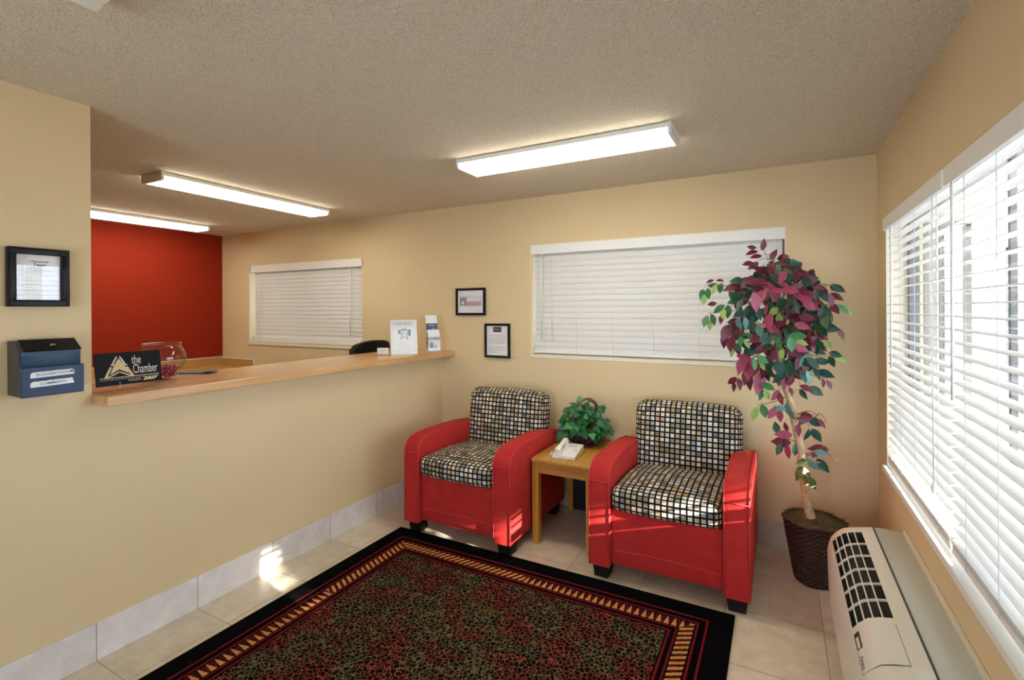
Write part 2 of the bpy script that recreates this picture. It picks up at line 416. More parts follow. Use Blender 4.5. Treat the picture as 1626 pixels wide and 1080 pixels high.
LEAVES="-0.071 3.108 1.891 75 0.061 B;-0.131 3.103 1.878 170 0.045 B;-0.132 3.115 1.848 190 0.062 B;-0.109 3.099 1.826 185 0.061 B;-0.022 3.083 1.83 70 0.066 B;0.026 3.093 1.812 10 0.06 B;0.013 3.123 1.78 175 0.066 B;-0.087 3.107 1.749 140 0.078 B;-0.124 3.115 1.774 215 0.062 B;-0.151 3.091 1.786 190 0.056 B;0.049 3.075 1.748 25 0.065 B;-0.398 3.11 1.617 260 0.065 G;-0.364 3.106 1.621 265 0.061 G;-0.386 3.103 1.586 270 0.056 L;-0.329 3.107 1.647 250 0.064 L;-0.3 3.139 1.651 260 0.056 G;-0.34 3.134 1.669 170 0.059 G;-0.302 3.133 1.699 175 0.04 B;-0.356 3.133 1.695 200 0.045 B;-0.207 3.066 1.691 180 0.07 D;-0.231 3.076 1.655 195 0.096 B;-0.193 3.084 1.639 350 0.068 B;-0.162 3.087 1.634 0 0.067 D;-0.308 3.131 1.53 215 0.072 G;-0.258 3.119 1.513 265 0.075 G;-0.277 3.058 1.5 268 0.059 L;-0.381 3.125 1.456 255 0.073 G;-0.337 3.128 1.466 290 0.068 G;-0.356 3.12 1.434 270 0.061 L;-0.343 3.106 1.56 190 0.049 B;-0.291 3.096 1.473 250 0.055 B;-0.263 3.047 1.395 255 0.096 B;-0.28 3.131 1.344 260 0.087 B;-0.203 3.104 1.399 240 0.105 B;-0.241 3.084 1.331 260 0.085 B;-0.185 3.022 1.348 270 0.057 G;-0.156 3.103 1.377 170 0.062 G;-0.156 3.052 1.335 300 0.058 L;-0.205 3.113 1.298 280 0.066 G;-0.236 3.118 1.281 260 0.06 L;-0.185 3.086 1.208 250 0.104 P;-0.149 3.072 1.187 260 0.112 P;-0.097 3.108 1.11 260 0.123 P;-0.237 3.117 1.113 220 0.06 B;-0.197 3.105 1.098 280 0.066 B;-0.229 3.111 1.078 270 0.055 B;-0.165 3.125 1.137 260 0.091 B;-0.116 2.999 1.226 280 0.067 G;-0.076 2.968 1.258 330 0.066 G;-0.082 3.071 1.215 310 0.057 L;-0.05 3.088 1.096 340 0.068 G;-0.088 3.122 1.047 270 0.07 G;-0.058 3.119 1.044 300 0.058 L;-0.172 3.046 1.258 170 0.078 P;-0.147 3.139 1.114 270 0.103 B;-0.121 3.107 0.934 250 0.076 L;-0.074 3.116 0.954 285 0.069 G;-0.035 3.107 0.946 240 0.069 P;0.004 3.126 0.932 270 0.064 P;0.002 3.11 0.978 175 0.064 T;0.049 3.114 0.96 285 0.093 T;-0.017 3.131 1.045 240 0.069 P;0.008 3.112 1.03 280 0.068 P;0.11 3.08 1.721 340 0.045 B;0.134 3.117 1.69 330 0.067 B;0.158 3.042 1.688 320 0.05 B;0.188 3.037 1.637 350 0.054 B;0.282 3.108 1.635 325 0.065 D;0.262 3.132 1.637 310 0.048 B;0.274 3.125 1.593 330 0.065 B;0.244 3.082 1.575 290 0.065 B;0.212 3.067 1.596 300 0.068 D;0.179 3.026 1.601 250 0.067 D;0.263 3.104 1.528 300 0.065 B;0.302 3.1 1.527 325 0.064 G;0.327 3.129 1.511 310 0.044 L;0.229 3.12 1.512 300 0.09 D;0.292 3.14 1.395 300 0.069 B;0.246 3.111 1.427 340 0.079 D;0.202 3.121 1.405 320 0.066 D;0.19 3.012 1.343 300 0.067 D;0.229 3.074 1.34 300 0.054 L;0.2 3.133 1.246 175 0.08 D;0.251 3.132 1.246 290 0.062 D;0.268 3.116 1.286 340 0.058 D;0.293 3.14 1.26 330 0.055 L;0.223 3.125 1.18 340 0.08 D;0.183 3.13 1.179 300 0.07 D;0.209 3.111 1.13 280 0.051 B;0.237 3.106 1.125 300 0.051 B;0.177 3.118 1.084 330 0.08 D;0.135 3.104 1.099 340 0.07 B;0.117 3.115 1.064 300 0.059 D;0.123 3.131 1.165 280 0.081 T;0.144 3.094 1.16 290 0.069 T;0.16 3.031 1.242 320 0.073 D;0.199 3.006 1.503 260 0.072 D;0.186 3.009 1.492 200 0.062 B;-0.102 3.091 1.68 175 0.106 B;-0.145 3.05 1.69 190 0.072 B;-0.089 2.984 1.589 240 0.102 P;-0.107 2.95 1.567 280 0.101 P;-0.043 3.115 1.646 200 0.072 P;-0.013 3.008 1.625 190 0.069 P;0.033 2.971 1.623 180 0.068 P;0.02 2.982 1.698 240 0.068 P;0.114 2.971 1.616 340 0.082 B;0.132 2.984 1.573 330 0.098 P;0.155 3.078 1.602 10 0.085 P;0.06 2.967 1.626 350 0.068 P;-0.041 2.902 1.462 255 0.088 P;-0.024 3 1.417 300 0.069 P;-0.058 2.951 1.445 200 0.063 P;0.071 3.118 1.283 330 0.071 P;0.106 2.972 1.322 340 0.067 P;0.111 3.025 1.439 340 0.068 P;0.099 3.069 1.486 0 0.101 B;0.133 3.012 1.482 350 0.073 B;0.01 3.111 1.578 300 0.049 L;0.084 3.013 1.545 285 0.074 D;0.051 3.01 1.691 330 0.063 D;-0.212 3.058 1.597 230 0.073 D;-0.187 2.984 1.552 250 0.071 D;-0.159 3.018 1.448 280 0.071 T;-0.194 3.01 1.503 210 0.061 D;-0.148 3.098 1.518 250 0.068 D;-0.097 3.079 1.502 290 0.072 D;-0.091 3.012 1.41 280 0.07 T;0.058 2.928 1.345 280 0.077 G;0.086 2.969 1.389 175 0.078 G;0.104 2.982 1.353 340 0.06 L;0.004 2.952 1.347 280 0.065 G;0.018 2.975 1.293 270 0.058 L;-0.025 3.094 1.27 260 0.068 P;0.05 3.01 1.207 270 0.079 D;0.008 2.991 1.207 270 0.079 D;0.09 3.114 1.23 270 0.076 D;0.135 3.077 1.236 320 0.08 D;-0.123 3.119 1.625 200 0.102 B;-0.07 3.005 1.605 240 0.086 P;-0.014 3.095 1.6 250 0.077 P;0.025 3.061 1.664 150 0.065 P;-0.052 3.083 1.656 160 0.077 P;0.1 3.073 1.598 320 0.086 P;0.153 3.04 1.544 330 0.084 P;-0.032 2.922 1.379 240 0.062 D;-0.07 2.953 1.376 230 0.064 D;0.155 3.101 1.373 310 0.075 B;0.127 3.108 1.286 320 0.075 B;0.081 3.098 1.501 280 0.065 B;-0.06 2.974 1.524 250 0.059 P;-0.023 3.037 1.513 230 0.065 L;-0.132 3.078 1.479 260 0.067 D;-0.112 3.049 1.359 200 0.077 B;-0.093 3.084 1.302 220 0.078 B;-0.142 3.052 1.28 200 0.066 D;-0.045 3.071 1.217 260 0.066 D;-0.075 3.091 1.169 250 0.067 B;-0.112 3.041 1.195 250 0.077 B;0.061 3.127 1.129 260 0.066 B;0.027 3.131 1.115 280 0.066 P;0.06 3.101 1.078 300 0.043 B;0.192 3.127 1.298 340 0.064 D;0.043 3.104 1.392 270 0.065 D;0.172 3.07 1.46 340 0.069 D;0.088 2.971 1.648 10 0.062 B;0.005 3.088 1.469 270 0.066 L;0.117 3.089 0.935 180 0.068 B;0.177 3.148 0.911 340 0.074 D;0.203 3.127 0.913 320 0.058 B;0.135 3.084 0.849 260 0.07 D;0.177 3.092 0.852 305 0.075 D;0.093 3.124 0.864 270 0.058 P;0.021 3.12 0.832 180 0.083 P;-0.013 3.132 0.865 100 0.061 D;0.008 3.145 0.781 185 0.093 B;0.042 3.095 0.744 270 0.077 P;-0 3.08 0.757 250 0.063 D;0.081 3.145 0.746 280 0.072 T;0.034 3.081 0.886 110 0.048 B;0.188 3.141 0.771 175 0.09 B;0.196 3.088 0.762 0 0.069 T;0.163 3.137 0.678 310 0.076 T;0.207 3.135 0.681 310 0.08 D;0.173 3.141 0.74 240 0.052 B;0.092 3.119 0.625 250 0.081 K;0.134 3.142 0.62 300 0.091 K;0.156 3.094 0.591 300 0.07 K;0.115 3.127 0.583 280 0.059 Y;0.108 3.103 0.694 200 0.057 K;0.098 3.142 0.899 240 0.048 K;0.131 3.134 0.947 10 0.057 B;-0.004 3.058 1.441 200 0.077 B;0.003 3.245 1.202 240 0.059 B;0.136 3.053 1.445 300 0.079 B;0.228 3.116 1.488 280 0.065 K;0.002 3.08 1.153 220 0.084 D;0.017 3.325 1.498 340 0.061 D;0.077 3.203 1.167 220 0.083 B;-0.056 3.276 1.689 300 0.076 D;0.082 3.085 1.703 290 0.069 B;0.02 3.144 1.516 260 0.081 B;0.096 3.15 1.385 340 0.081 T;-0.094 3.302 1.19 290 0.081 D;-0.059 3.093 1.35 220 0.075 T;-0.055 3.162 1.404 290 0.086 B;-0.04 3.107 1.167 300 0.066 D;0.199 3.218 1.387 220 0.082 K;-0.002 3.121 1.201 280 0.084 D;0.198 3.207 1.629 260 0.065 D;0.133 3.22 1.43 340 0.086 D;0.011 3.15 1.143 340 0.069 B;-0.12 3.197 1.179 250 0.079 D;-0.037 3.059 1.531 250 0.057 D;0.06 3.079 1.58 280 0.07 K;-0.17 3.146 1.635 200 0.063 T;0.105 3.357 1.419 280 0.059 D;0.206 3.284 1.318 320 0.088 B;0.122 3.272 1.413 250 0.062 D;0.003 3.104 1.742 280 0.072 G;0.098 3.155 1.219 320 0.057 B;-0.103 3.147 1.336 240 0.06 B;-0.129 3.203 1.417 250 0.064 K;-0.055 3.317 1.204 290 0.066 K;0.067 3.148 1.185 320 0.075 B;0.171 3.235 1.648 290 0.066 D;0.076 3.317 1.564 260 0.089 B;0.09 3.243 1.32 250 0.073 D;-0.239 3.315 1.436 260 0.062 B;-0.072 3.094 1.389 280 0.059 G;-0.138 3.355 1.614 200 0.061 B;-0.142 3.286 1.631 300 0.089 D;0.184 3.179 1.37 240 0.068 D;0.133 3.146 1.22 280 0.08 D;-0.081 3.203 1.651 320 0.09 D;-0.082 3.354 1.155 320 0.072 T;-0.134 3.078 1.605 320 0.065 D;0.099 3.246 1.358 300 0.059 B;0.073 3.349 1.31 280 0.082 K;0.134 3.053 1.368 290 0.084 B;-0.196 3.081 1.444 300 0.066 T;0.054 3.289 1.695 240 0.089 B;0.139 3.267 1.25 280 0.058 D;0.077 3.296 1.29 300 0.092 B;-0.168 3.356 1.658 240 0.086 B;0.102 3.345 1.618 340 0.062 D;0.16 3.242 1.527 340 0.074 D;-0.024 3.062 1.52 200 0.06 D;-0.136 3.234 1.637 260 0.092 D;-0.048 3.086 1.434 260 0.061 D;-0.147 3.057 1.435 220 0.062 D;0.215 3.063 1.462 280 0.077 K;-0.043 3.17 1.7 340 0.068 B;-0.015 3.06 1.696 320 0.061 D;-0.1 3.336 1.409 340 0.066 G;-0.118 3.056 1.569 200 0.068 D;0.153 3.064 1.689 240 0.072 D;-0.023 3.253 1.582 240 0.083 G;0.088 3.16 1.409 290 0.066 G;0.045 3.208 1.216 220 0.059 T;-0.148 3.226 1.693 240 0.079 B;0.032 3.35 1.56 200 0.087 T;-0.175 3.25 1.682 280 0.076 D;-0.138 3.14 1.474 200 0.087 D;-0.072 3.344 1.376 300 0.062 D;0.101 3.302 1.245 200 0.067 D;0.176 3.344 1.658 220 0.092 D;0.019 3.071 1.442 250 0.075 B;0.076 3.226 1.448 200 0.059 D;0.238 3.214 1.445 280 0.059 B;-0.183 3.073 1.362 200 0.061 D;0.033 3.147 1.506 300 0.087 B;0.022 3.129 1.433 290 0.07 K;-0.253 3.359 1.406 280 0.097 T;-0.014 3.147 1.568 300 0.088 D;0.114 3.248 1.432 280 0.069 B;-0.089 3.305 1.193 300 0.082 D;0.038 3.129 1.64 320 0.068 K;0.23 3.212 1.501 300 0.081 D;-0.153 3.176 1.519 240 0.073 B;0.037 3.16 1.14 300 0.085 B;0.139 3.207 1.407 290 0.07 B;-0.043 3.174 1.736 260 0.082 B;-0.099 3.196 1.712 300 0.084 D;-0.088 3.335 1.329 320 0.092 B;0.156 3.17 1.561 250 0.082 B;0.002 3.168 1.129 260 0.075 T;-0.16 3.09 1.505 250 0.057 D;0.065 3.124 1.277 250 0.066 D;-0.021 3.263 1.431 340 0.088 B;0.175 3.164 1.502 280 0.061 D;-0.062 3.279 1.618 290 0.091 K;0.152 3.36 1.249 320 0.084 D;0.073 3.353 1.227 200 0.085 D;-0.114 3.11 1.375 250 0.062 B;-0.011 3.233 1.326 240 0.059 D;0.151 3.311 1.69 340 0.077 D;0.148 3.061 1.353 220 0.076 B;-0.124 3.221 1.472 250 0.08 B;0.019 3.356 1.671 250 0.076 D;-0.107 3.092 1.52 300 0.078 B;0.067 3.068 1.611 300 0.083 B;0.191 3.116 1.532 260 0.055 B;-0.048 3.322 1.757 220 0.089 K;0.116 3.312 1.503 220 0.063 B;-0.168 3.327 1.482 250 0.078 K;-0.057 3.129 1.412 280 0.065 B;-0.109 3.156 1.326 280 0.084 B;0.107 3.224 1.529 240 0.077 D;0.044 3.288 1.75 280 0.059 G;-0.008 3.22 1.732 280 0.066 D;0.149 3.31 1.667 290 0.071 G;-0.041 3.102 1.392 340 0.075 D;0.178 3.128 1.464 240 0.064 D;0.028 3.153 1.162 290 0.061 D;0.051 3.288 1.502 300 0.069 B;0.158 3.133 1.468 220 0.077 D;0.138 3.344 1.173 250 0.081 K;-0.209 3.225 1.541 290 0.07 B;-0.163 3.106 1.451 320 0.073 B;-0.083 3.178 1.368 240 0.064 K;-0.091 3.19 1.611 200 0.083 T;-0.231 3.132 1.46 200 0.062 B;0.116 3.306 1.521 260 0.069 D;-0.041 3.286 1.785 240 0.075 D;0.148 3.347 1.301 340 0.076 D;0.161 3.295 1.724 240 0.067 B;0.092 3.208 1.688 250 0.057 D;0.076 3.295 1.66 320 0.072 K;0.173 3.195 1.605 220 0.076 D;0.031 3.339 1.174 340 0.065 B;0.191 3.133 1.617 300 0.056 B;0.041 3.083 1.629 340 0.082 D;-0.039 3.361 1.286 320 0.088 G;0.079 3.351 1.398 340 0.077 D;0.103 3.27 1.747 290 0.079 G;0.112 3.263 1.593 250 0.088 D;-0.114 3.218 1.476 200 0.069 T;-0.01 3.321 1.418 240 0.067 T;-0.055 3.133 1.741 320 0.085 D;0.087 3.238 1.451 320 0.064 D;0.13 3.132 1.205 260 0.061 B;0.079 3.07 1.4 290 0.054 D;-0.044 3.352 1.546 220 0.081 B;-0.005 3.161 1.683 300 0.059 G;0.039 3.199 1.417 340 0.073 K;-0.152 3.152 1.285 240 0.086 D;-0.009 3.277 1.246 290 0.064 B;-0.021 3.092 1.37 200 0.065 G;0.154 3.157 1.392 250 0.076 D;0.109 3.314 1.16 220 0.059 G;-0.207 3.311 1.604 240 0.083 G;0.123 3.079 1.252 240 0.083 T;0.046 3.105 1.212 300 0.065 D;-0.005 3.337 1.7 250 0.07 D;0.057 3.259 1.139 200 0.075 G;0.151 3.165 1.235 280 0.076 D;0.13 3.308 1.264 340 0.084 B;0.002 3.202 1.477 340 0.068 B;0.019 3.236 1.335 320 0.077 T;-0.064 3.137 1.313 320 0.063 D;-0.142 3.276 1.509 290 0.086 K;0.097 3.265 1.309 220 0.082 B;-0.04 3.358 1.738 290 0.08 B;0.129 3.071 1.67 240 0.077 D;0.196 3.31 1.309 220 0.071 D;0.193 3.342 1.438 260 0.06 D;-0.014 3.214 1.282 280 0.067 D;0.169 3.227 1.641 340 0.066 D;0.253 3.309 1.459 260 0.088 D;0.078 3.219 1.434 290 0.077 K;0.092 3.237 1.525 290 0.067 B;-0.026 3.104 1.68 340 0.082 D;0.142 3.28 1.652 290 0.07 B;-0.081 3.332 1.207 320 0.071 D;0.161 3.088 1.678 220 0.061 D;-0.044 3.137 1.284 240 0.067 B;0.189 3.333 1.405 250 0.078 D;0.171 3.196 1.485 250 0.087 D;0.127 3.363 1.528 280 0.091 D;0.004 3.178 1.747 290 0.084 B;0.154 3.316 1.708 250 0.069 B;0.063 3.143 1.509 340 0.073 D;0.155 3.096 1.533 260 0.08 D;0.12 3.136 1.722 320 0.079 B;-0.192 3.084 1.355 250 0.06 D;-0.205 3.117 1.297 280 0.072 B;-0.059 3.272 1.151 290 0.089 B;0.043 3.36 1.394 260 0.076 T;0.103 3.2 1.368 200 0.08 D;-0.109 3.206 1.381 240 0.062 B;0.197 3.3 1.561 290 0.083 B;-0.172 3.292 1.504 240 0.077 D;0.188 3.082 1.441 240 0.068 K;0.102 3.273 1.491 260 0.06 D;-0.055 3.359 1.271 280 0.087 B;-0.061 3.368 1.185 200 0.089 K;0.007 3.303 1.341 240 0.093 B;0.152 3.267 1.452 280 0.088 T;0.097 3.184 1.461 320 0.076 D;0.151 3.082 1.353 340 0.058 B;-0.061 3.336 1.442 250 0.09 D;0.023 3.33 1.281 290 0.088 D;0.025 3.368 1.369 200 0.09 G;0.184 3.156 1.401 200 0.08 B;-0.221 3.219 1.599 320 0.095 G;-0.018 3.279 1.663 240 0.067 T;0.019 3.147 1.219 280 0.088 T;-0.227 3.23 1.394 260 0.079 D;0.01 3.128 1.328 260 0.074 B;0.101 3.16 1.287 290 0.06 D;0.099 3.206 1.15 340 0.065 B;0.008 3.057 1.545 260 0.071 D;-0.22 3.312 1.365 200 0.089 B;0.158 3.098 1.315 340 0.063 D;0.113 3.225 1.364 240 0.072 D;0.162 3.354 1.665 300 0.067 K;0.18 3.151 1.384 320 0.063 D;0.082 3.283 1.499 200 0.09 D;0.142 3.256 1.706 320 0.073 G;-0.023 3.27 1.379 240 0.073 D;0.094 3.11 1.235 250 0.082 B;-0.057 3.216 1.148 280 0.079 D;0.215 3.145 1.618 290 0.075 B;0.013 3.188 1.404 240 0.076 B;-0.028 3.092 1.744 290 0.085 B;0.212 3.322 1.527 260 0.083 K;-0.055 3.355 1.699 300 0.08 D;0.163 3.073 1.33 290 0.068 B;0.048 3.133 1.351 220 0.079 K;-0.11 3.127 1.675 290 0.069 D;0.002 3.185 1.398 320 0.07 B;-0.028 3.205 1.471 240 0.075 B;-0.165 3.309 1.699 200 0.088 B;0.173 3.092 1.322 280 0.078 D;-0.18 3.232 1.475 300 0.081 T;0.137 3.109 1.497 260 0.075 D;0.041 3.124 1.175 300 0.056 B;0.062 3.29 1.304 300 0.076 T;-0.119 3.155 1.205 290 0.071 D;0.226 3.289 1.418 200 0.081 D;0.081 3.318 1.567 200 0.093 D;0.227 3.148 1.421 320 0.057 D;0.085 3.071 1.637 220 0.054 G;0.171 3.106 1.606 260 0.062 D;0.185 3.158 1.475 260 0.072 D;-0.032 3.153 1.417 240 0.074 D;0.14 3.145 1.418 220 0.085 K;-0.082 3.314 1.642 340 0.06 D;-0.001 3.163 1.657 300 0.064 D;-0.074 3.316 1.688 250 0.068 K;-0.197 3.164 1.597 340 0.09 K;0.047 3.231 1.183 300 0.073 D;-0.044 3.23 1.646 320 0.073 D;0.025 3.308 1.759 260 0.068 D;0.028 3.138 1.706 320 0.083 D;-0.14 3.297 1.394 260 0.071 D;-0.183 3.36 1.306 300 0.071 D;0.071 3.123 1.195 300 0.069 D;0.142 3.074 1.452 340 0.057 G;-0.048 3.285 1.163 290 0.06 K;0.087 3.202 1.512 320 0.059 G;-0.02 3.247 1.668 300 0.082 G;0.056 3.344 1.789 290 0.093 D;0.213 3.054 1.41 290 0.054 D;-0.065 3.093 1.235 220 0.083 B;-0.231 3.248 1.377 220 0.081 D;-0.021 3.261 1.771 220 0.06 D;0.054 3.307 1.486 320 0.081 B;0.075 3.168 1.223 240 0.079 B;0.08 3.214 1.166 220 0.077 D;0.011 3.069 1.561 260 0.069 D;-0.005 3.256 1.431 320 0.059 B;0.082 3.212 1.773 200 0.084 D;-0.186 3.285 1.575 220 0.087 B;0.055 3.143 1.39 220 0.061 K;0.059 3.265 1.279 290 0.069 T;0.115 3.252 1.723 220 0.068 B;0.086 3.332 1.716 320 0.081 B;0.018 3.275 1.363 220 0.059 D;0.053 3.194 1.542 280 0.06 D;0.197 3.174 1.416 240 0.068 D;0.196 3.126 1.424 240 0.06 D;0.046 3.084 1.732 280 0.079 D;-0.02 3.129 1.594 290 0.064 D;-0.055 3.273 1.481 300 0.083 B;0.048 3.063 1.708 290 0.083 K;0.19 3.34 1.575 280 0.09 D;-0.171 3.204 1.623 320 0.06 B;0.099 3.279 1.721 260 0.077 G;0.097 3.164 1.555 250 0.077 B;0.122 3.357 1.348 220 0.081 B;0.08 3.222 1.451 290 0.071 B;-0.054 3.084 1.503 320 0.088 D;0.208 3.118 1.375 340 0.056 B;0.036 3.175 1.724 240 0.083 D;0.08 3.278 1.65 200 0.067 B;-0.226 3.271 1.581 200 0.094 G;-0.123 3.365 1.694 300 0.062 B;0.139 3.076 1.445 250 0.065 B;0.083 3.232 1.767 280 0.087 T;-0.06 3.346 1.566 300 0.083 B;0.142 3.185 1.214 320 0.078 B;-0.009 3.248 1.548 280 0.076 B"
BRANCHES=[[(0.005, 3.15, 1.49), (-0.023, 3.1, 1.7), (-0.067, 3.12, 1.859)], [(0.005, 3.15, 1.512), (-0.142, 3.1, 1.636), (-0.355, 3.12, 1.677)], [(0.0, 3.15, 1.49), (-0.163, 3.1, 1.524), (-0.356, 3.12, 1.501)], [(0.0, 3.15, 1.434), (-0.144, 3.1, 1.434), (-0.259, 3.12, 1.363)], [(0.004, 3.15, 1.323), (-0.094, 3.1, 1.278), (-0.197, 3.12, 1.181)], [(0.014, 3.15, 1.212), (-0.055, 3.1, 1.18), (-0.116, 3.12, 1.096)], [(0.025, 3.15, 1.523), (0.138, 3.1, 1.651), (0.283, 3.12, 1.648)], [(0.015, 3.15, 1.501), (0.174, 3.1, 1.555), (0.317, 3.12, 1.522)], [(0.019, 3.15, 1.412), (0.173, 3.1, 1.416), (0.282, 3.12, 1.407)], [(0.024, 3.15, 1.301), (0.172, 3.1, 1.278), (0.281, 3.12, 1.275)], [(0.033, 3.15, 1.212), (0.135, 3.1, 1.18), (0.227, 3.12, 1.151)], [(0.061, 3.15, 1.048), (-0.017, 3.1, 1.017), (-0.096, 3.12, 0.985)], [(0.075, 3.15, 0.928), (0.144, 3.1, 0.977), (0.208, 3.12, 0.931)], [(0.01, 3.15, 1.479), (0.063, 3.1, 1.621), (0.102, 3.12, 1.697)], [(0.005, 3.15, 1.479), (-0.073, 3.1, 1.568), (-0.133, 3.12, 1.682)], [(0.098, 3.15, 0.786), (0.021, 3.12, 0.813), (-0.013, 3.12, 0.809)], [(0.114, 3.15, 0.721), (0.178, 3.12, 0.756), (0.226, 3.12, 0.753)], [(0.118, 3.15, 0.692), (0.162, 3.12, 0.697), (0.194, 3.12, 0.702)], [(0.122, 3.15, 0.654), (0.112, 3.12, 0.633), (0.104, 3.12, 0.603)], [(0.212, 3.15, 0.758), (0.257, 3.12, 0.725), (0.3, 3.12, 0.709)], [(0.165, 3.15, 0.928), (0.195, 3.12, 0.965), (0.227, 3.12, 0.917)]]
TRUNK=[(0.15, 3.15, 0.385), (0.132, 3.15, 0.492), (0.106, 3.15, 0.644), (0.11, 3.15, 0.725), (0.095, 3.15, 0.799), (0.077, 3.15, 0.902), (0.057, 3.15, 1.005), (0.027, 3.15, 1.108), (0.003, 3.15, 1.283), (0.001, 3.15, 1.496), (-0.005, 3.15, 1.602)]

# ------------------------------------------------------------------ room shell
BIG = (-1.767, .045, 1.165, 2.055)     # big window in the back wall: x0 x1 z0 z1
SMALL = (-5.42, -3.63, 1.165, 2.055)
RWIN = (1.06, 3.335, .668, 2.03)       # window in the right wall: y0 y1 z0 z1
b = MB(); b.box(XL-.15, XR+.15, YF-.15, YB+.2, -.12, 0); struct('floor', b, 'floor')
b = MB(); b.box(XL-.15, XR+.15, YF-.15, YB+.2, H, H+.12); struct('ceiling', b, 'ceiling')
b = MB(); slab(b, XL-.15, XR+.15, 0, H, YB, YB+.16, 'x', [BIG, SMALL]); struct('wall_back', b, 'wall')
b = MB(); slab(b, YF, YB, 0, H, XR, XR+.15, 'y', [RWIN]); struct('wall_right', b, 'wall')
b = MB(); b.box(XL-.15, XL, YF, YB, 0, H); struct('wall_left', b, 'red_wall')
GD = (-1.75, -.05, .06, 2.12)   # opening for the unseen glazed door added to let in daylight
b = MB(); slab(b, XL, XR, 0, H, YF-.15, YF, 'x', [GD]); struct('wall_front', b, 'wall')
PY = 1.028
b = MB(); b.prism([(YF, 0), (YB, 0), (YB, 1.13), (PY, 1.13), (PY, H), (YF, H)], XC-.13, XC, 'x'); struct('wall_reception', b, 'wall')
BH = .1645
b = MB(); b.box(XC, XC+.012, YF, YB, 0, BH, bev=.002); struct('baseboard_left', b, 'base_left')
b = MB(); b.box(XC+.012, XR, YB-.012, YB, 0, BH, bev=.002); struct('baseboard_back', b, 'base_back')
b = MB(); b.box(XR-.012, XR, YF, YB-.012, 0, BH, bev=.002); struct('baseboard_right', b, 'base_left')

def window(name, W, Hh, mull, loc, rz, depth, sill_out, frame_mat='dark_metal', mw=.018):
    """window in its recess: local x to the right seen from the room, y into the wall, z up from the opening's bottom"""
    o = bpy.data.objects.new(name, None); COL.objects.link(o); o.location = loc; o.rotation_euler = (0, 0, rz); o['kind'] = 'structure'
    f = MB(); w = .035; y0, y1 = depth-.03, depth+.012
    f.box(0, W, y0, y1, 0, w); f.box(0, W, y0, y1, Hh-w, Hh); f.box(0, w, y0, y1, w, Hh-w); f.box(W-w, W, y0, y1, w, Hh-w)
    for m in mull: f.box(m-mw, m+mw, y1-(.042 if mw > .015 else .016), y1, w, Hh-w)
    f.build('window_frame', frame_mat, o)
    ed = [w]+list(mull)+[W-w]
    for a, c in zip(ed, ed[1:]):
        g = MB(); g.box(a, c, depth-.008, depth-.004, w, Hh-w); g.build('pane', 'pane', o)
    l = MB(); t = .006
    l.box(0, t, .001, y0, 0, Hh); l.box(W-t, W, .001, y0, 0, Hh); l.box(t, W-t, .001, y0, Hh-t, Hh); l.build('jamb_lining', 'cream_trim', o)
    s = MB(); s.box(-.006 if sill_out else 0, W+(.006 if sill_out else 0), -sill_out, y0, -.024 if sill_out else 0, .005, bev=.003); s.build('sill', 'white_paint' if rz else 'cream_trim', o)
    return o
window('window_1', BIG[1]-BIG[0], BIG[3]-BIG[2], [.9], (BIG[0], YB, BIG[2]), 0, .13, .004)
window('window_2', SMALL[1]-SMALL[0], SMALL[3]-SMALL[2], [.89], (SMALL[0], YB, SMALL[2]), 0, .13, .012)
window('window_3', RWIN[1]-RWIN[0], RWIN[3]-RWIN[2], [.20, .47, 1.235, 1.76], (XR, RWIN[1], RWIN[2]), -PI/2, .125, .020, 'dark_metal', .011)
# glazed door added out of view behind the viewer as a daylight source
o = bpy.data.objects.new('daylight_door', None); COL.objects.link(o); o['kind'] = 'structure'; o.location = (GD[0], YF-.10, GD[2])
f = MB(); W, Hh = GD[1]-GD[0], GD[3]-GD[2]
f.box(0, W, 0, .05, 0, .08); f.box(0, W, 0, .05, Hh-.06, Hh)
for x in (0, W/2-.04, W-.06): f.box(x, x+(.08 if 0 < x < W/2 else .06), 0, .05, .08, Hh-.06)
f.build('door_frame', 'dark_metal', o)
for x in (.06, W/2+.04):
    g = MB(); g.box(x, x+W/2-.10, .02, .026, .08, Hh-.06); g.build('pane', 'pane', o)
f = MB(); f.tube([(W/2+.09, .05, .75), (W/2+.09, .10, .78), (W/2+.09, .10, 1.22), (W/2+.09, .05, 1.25)], .012); f.build('door_handle', 'steel', o)

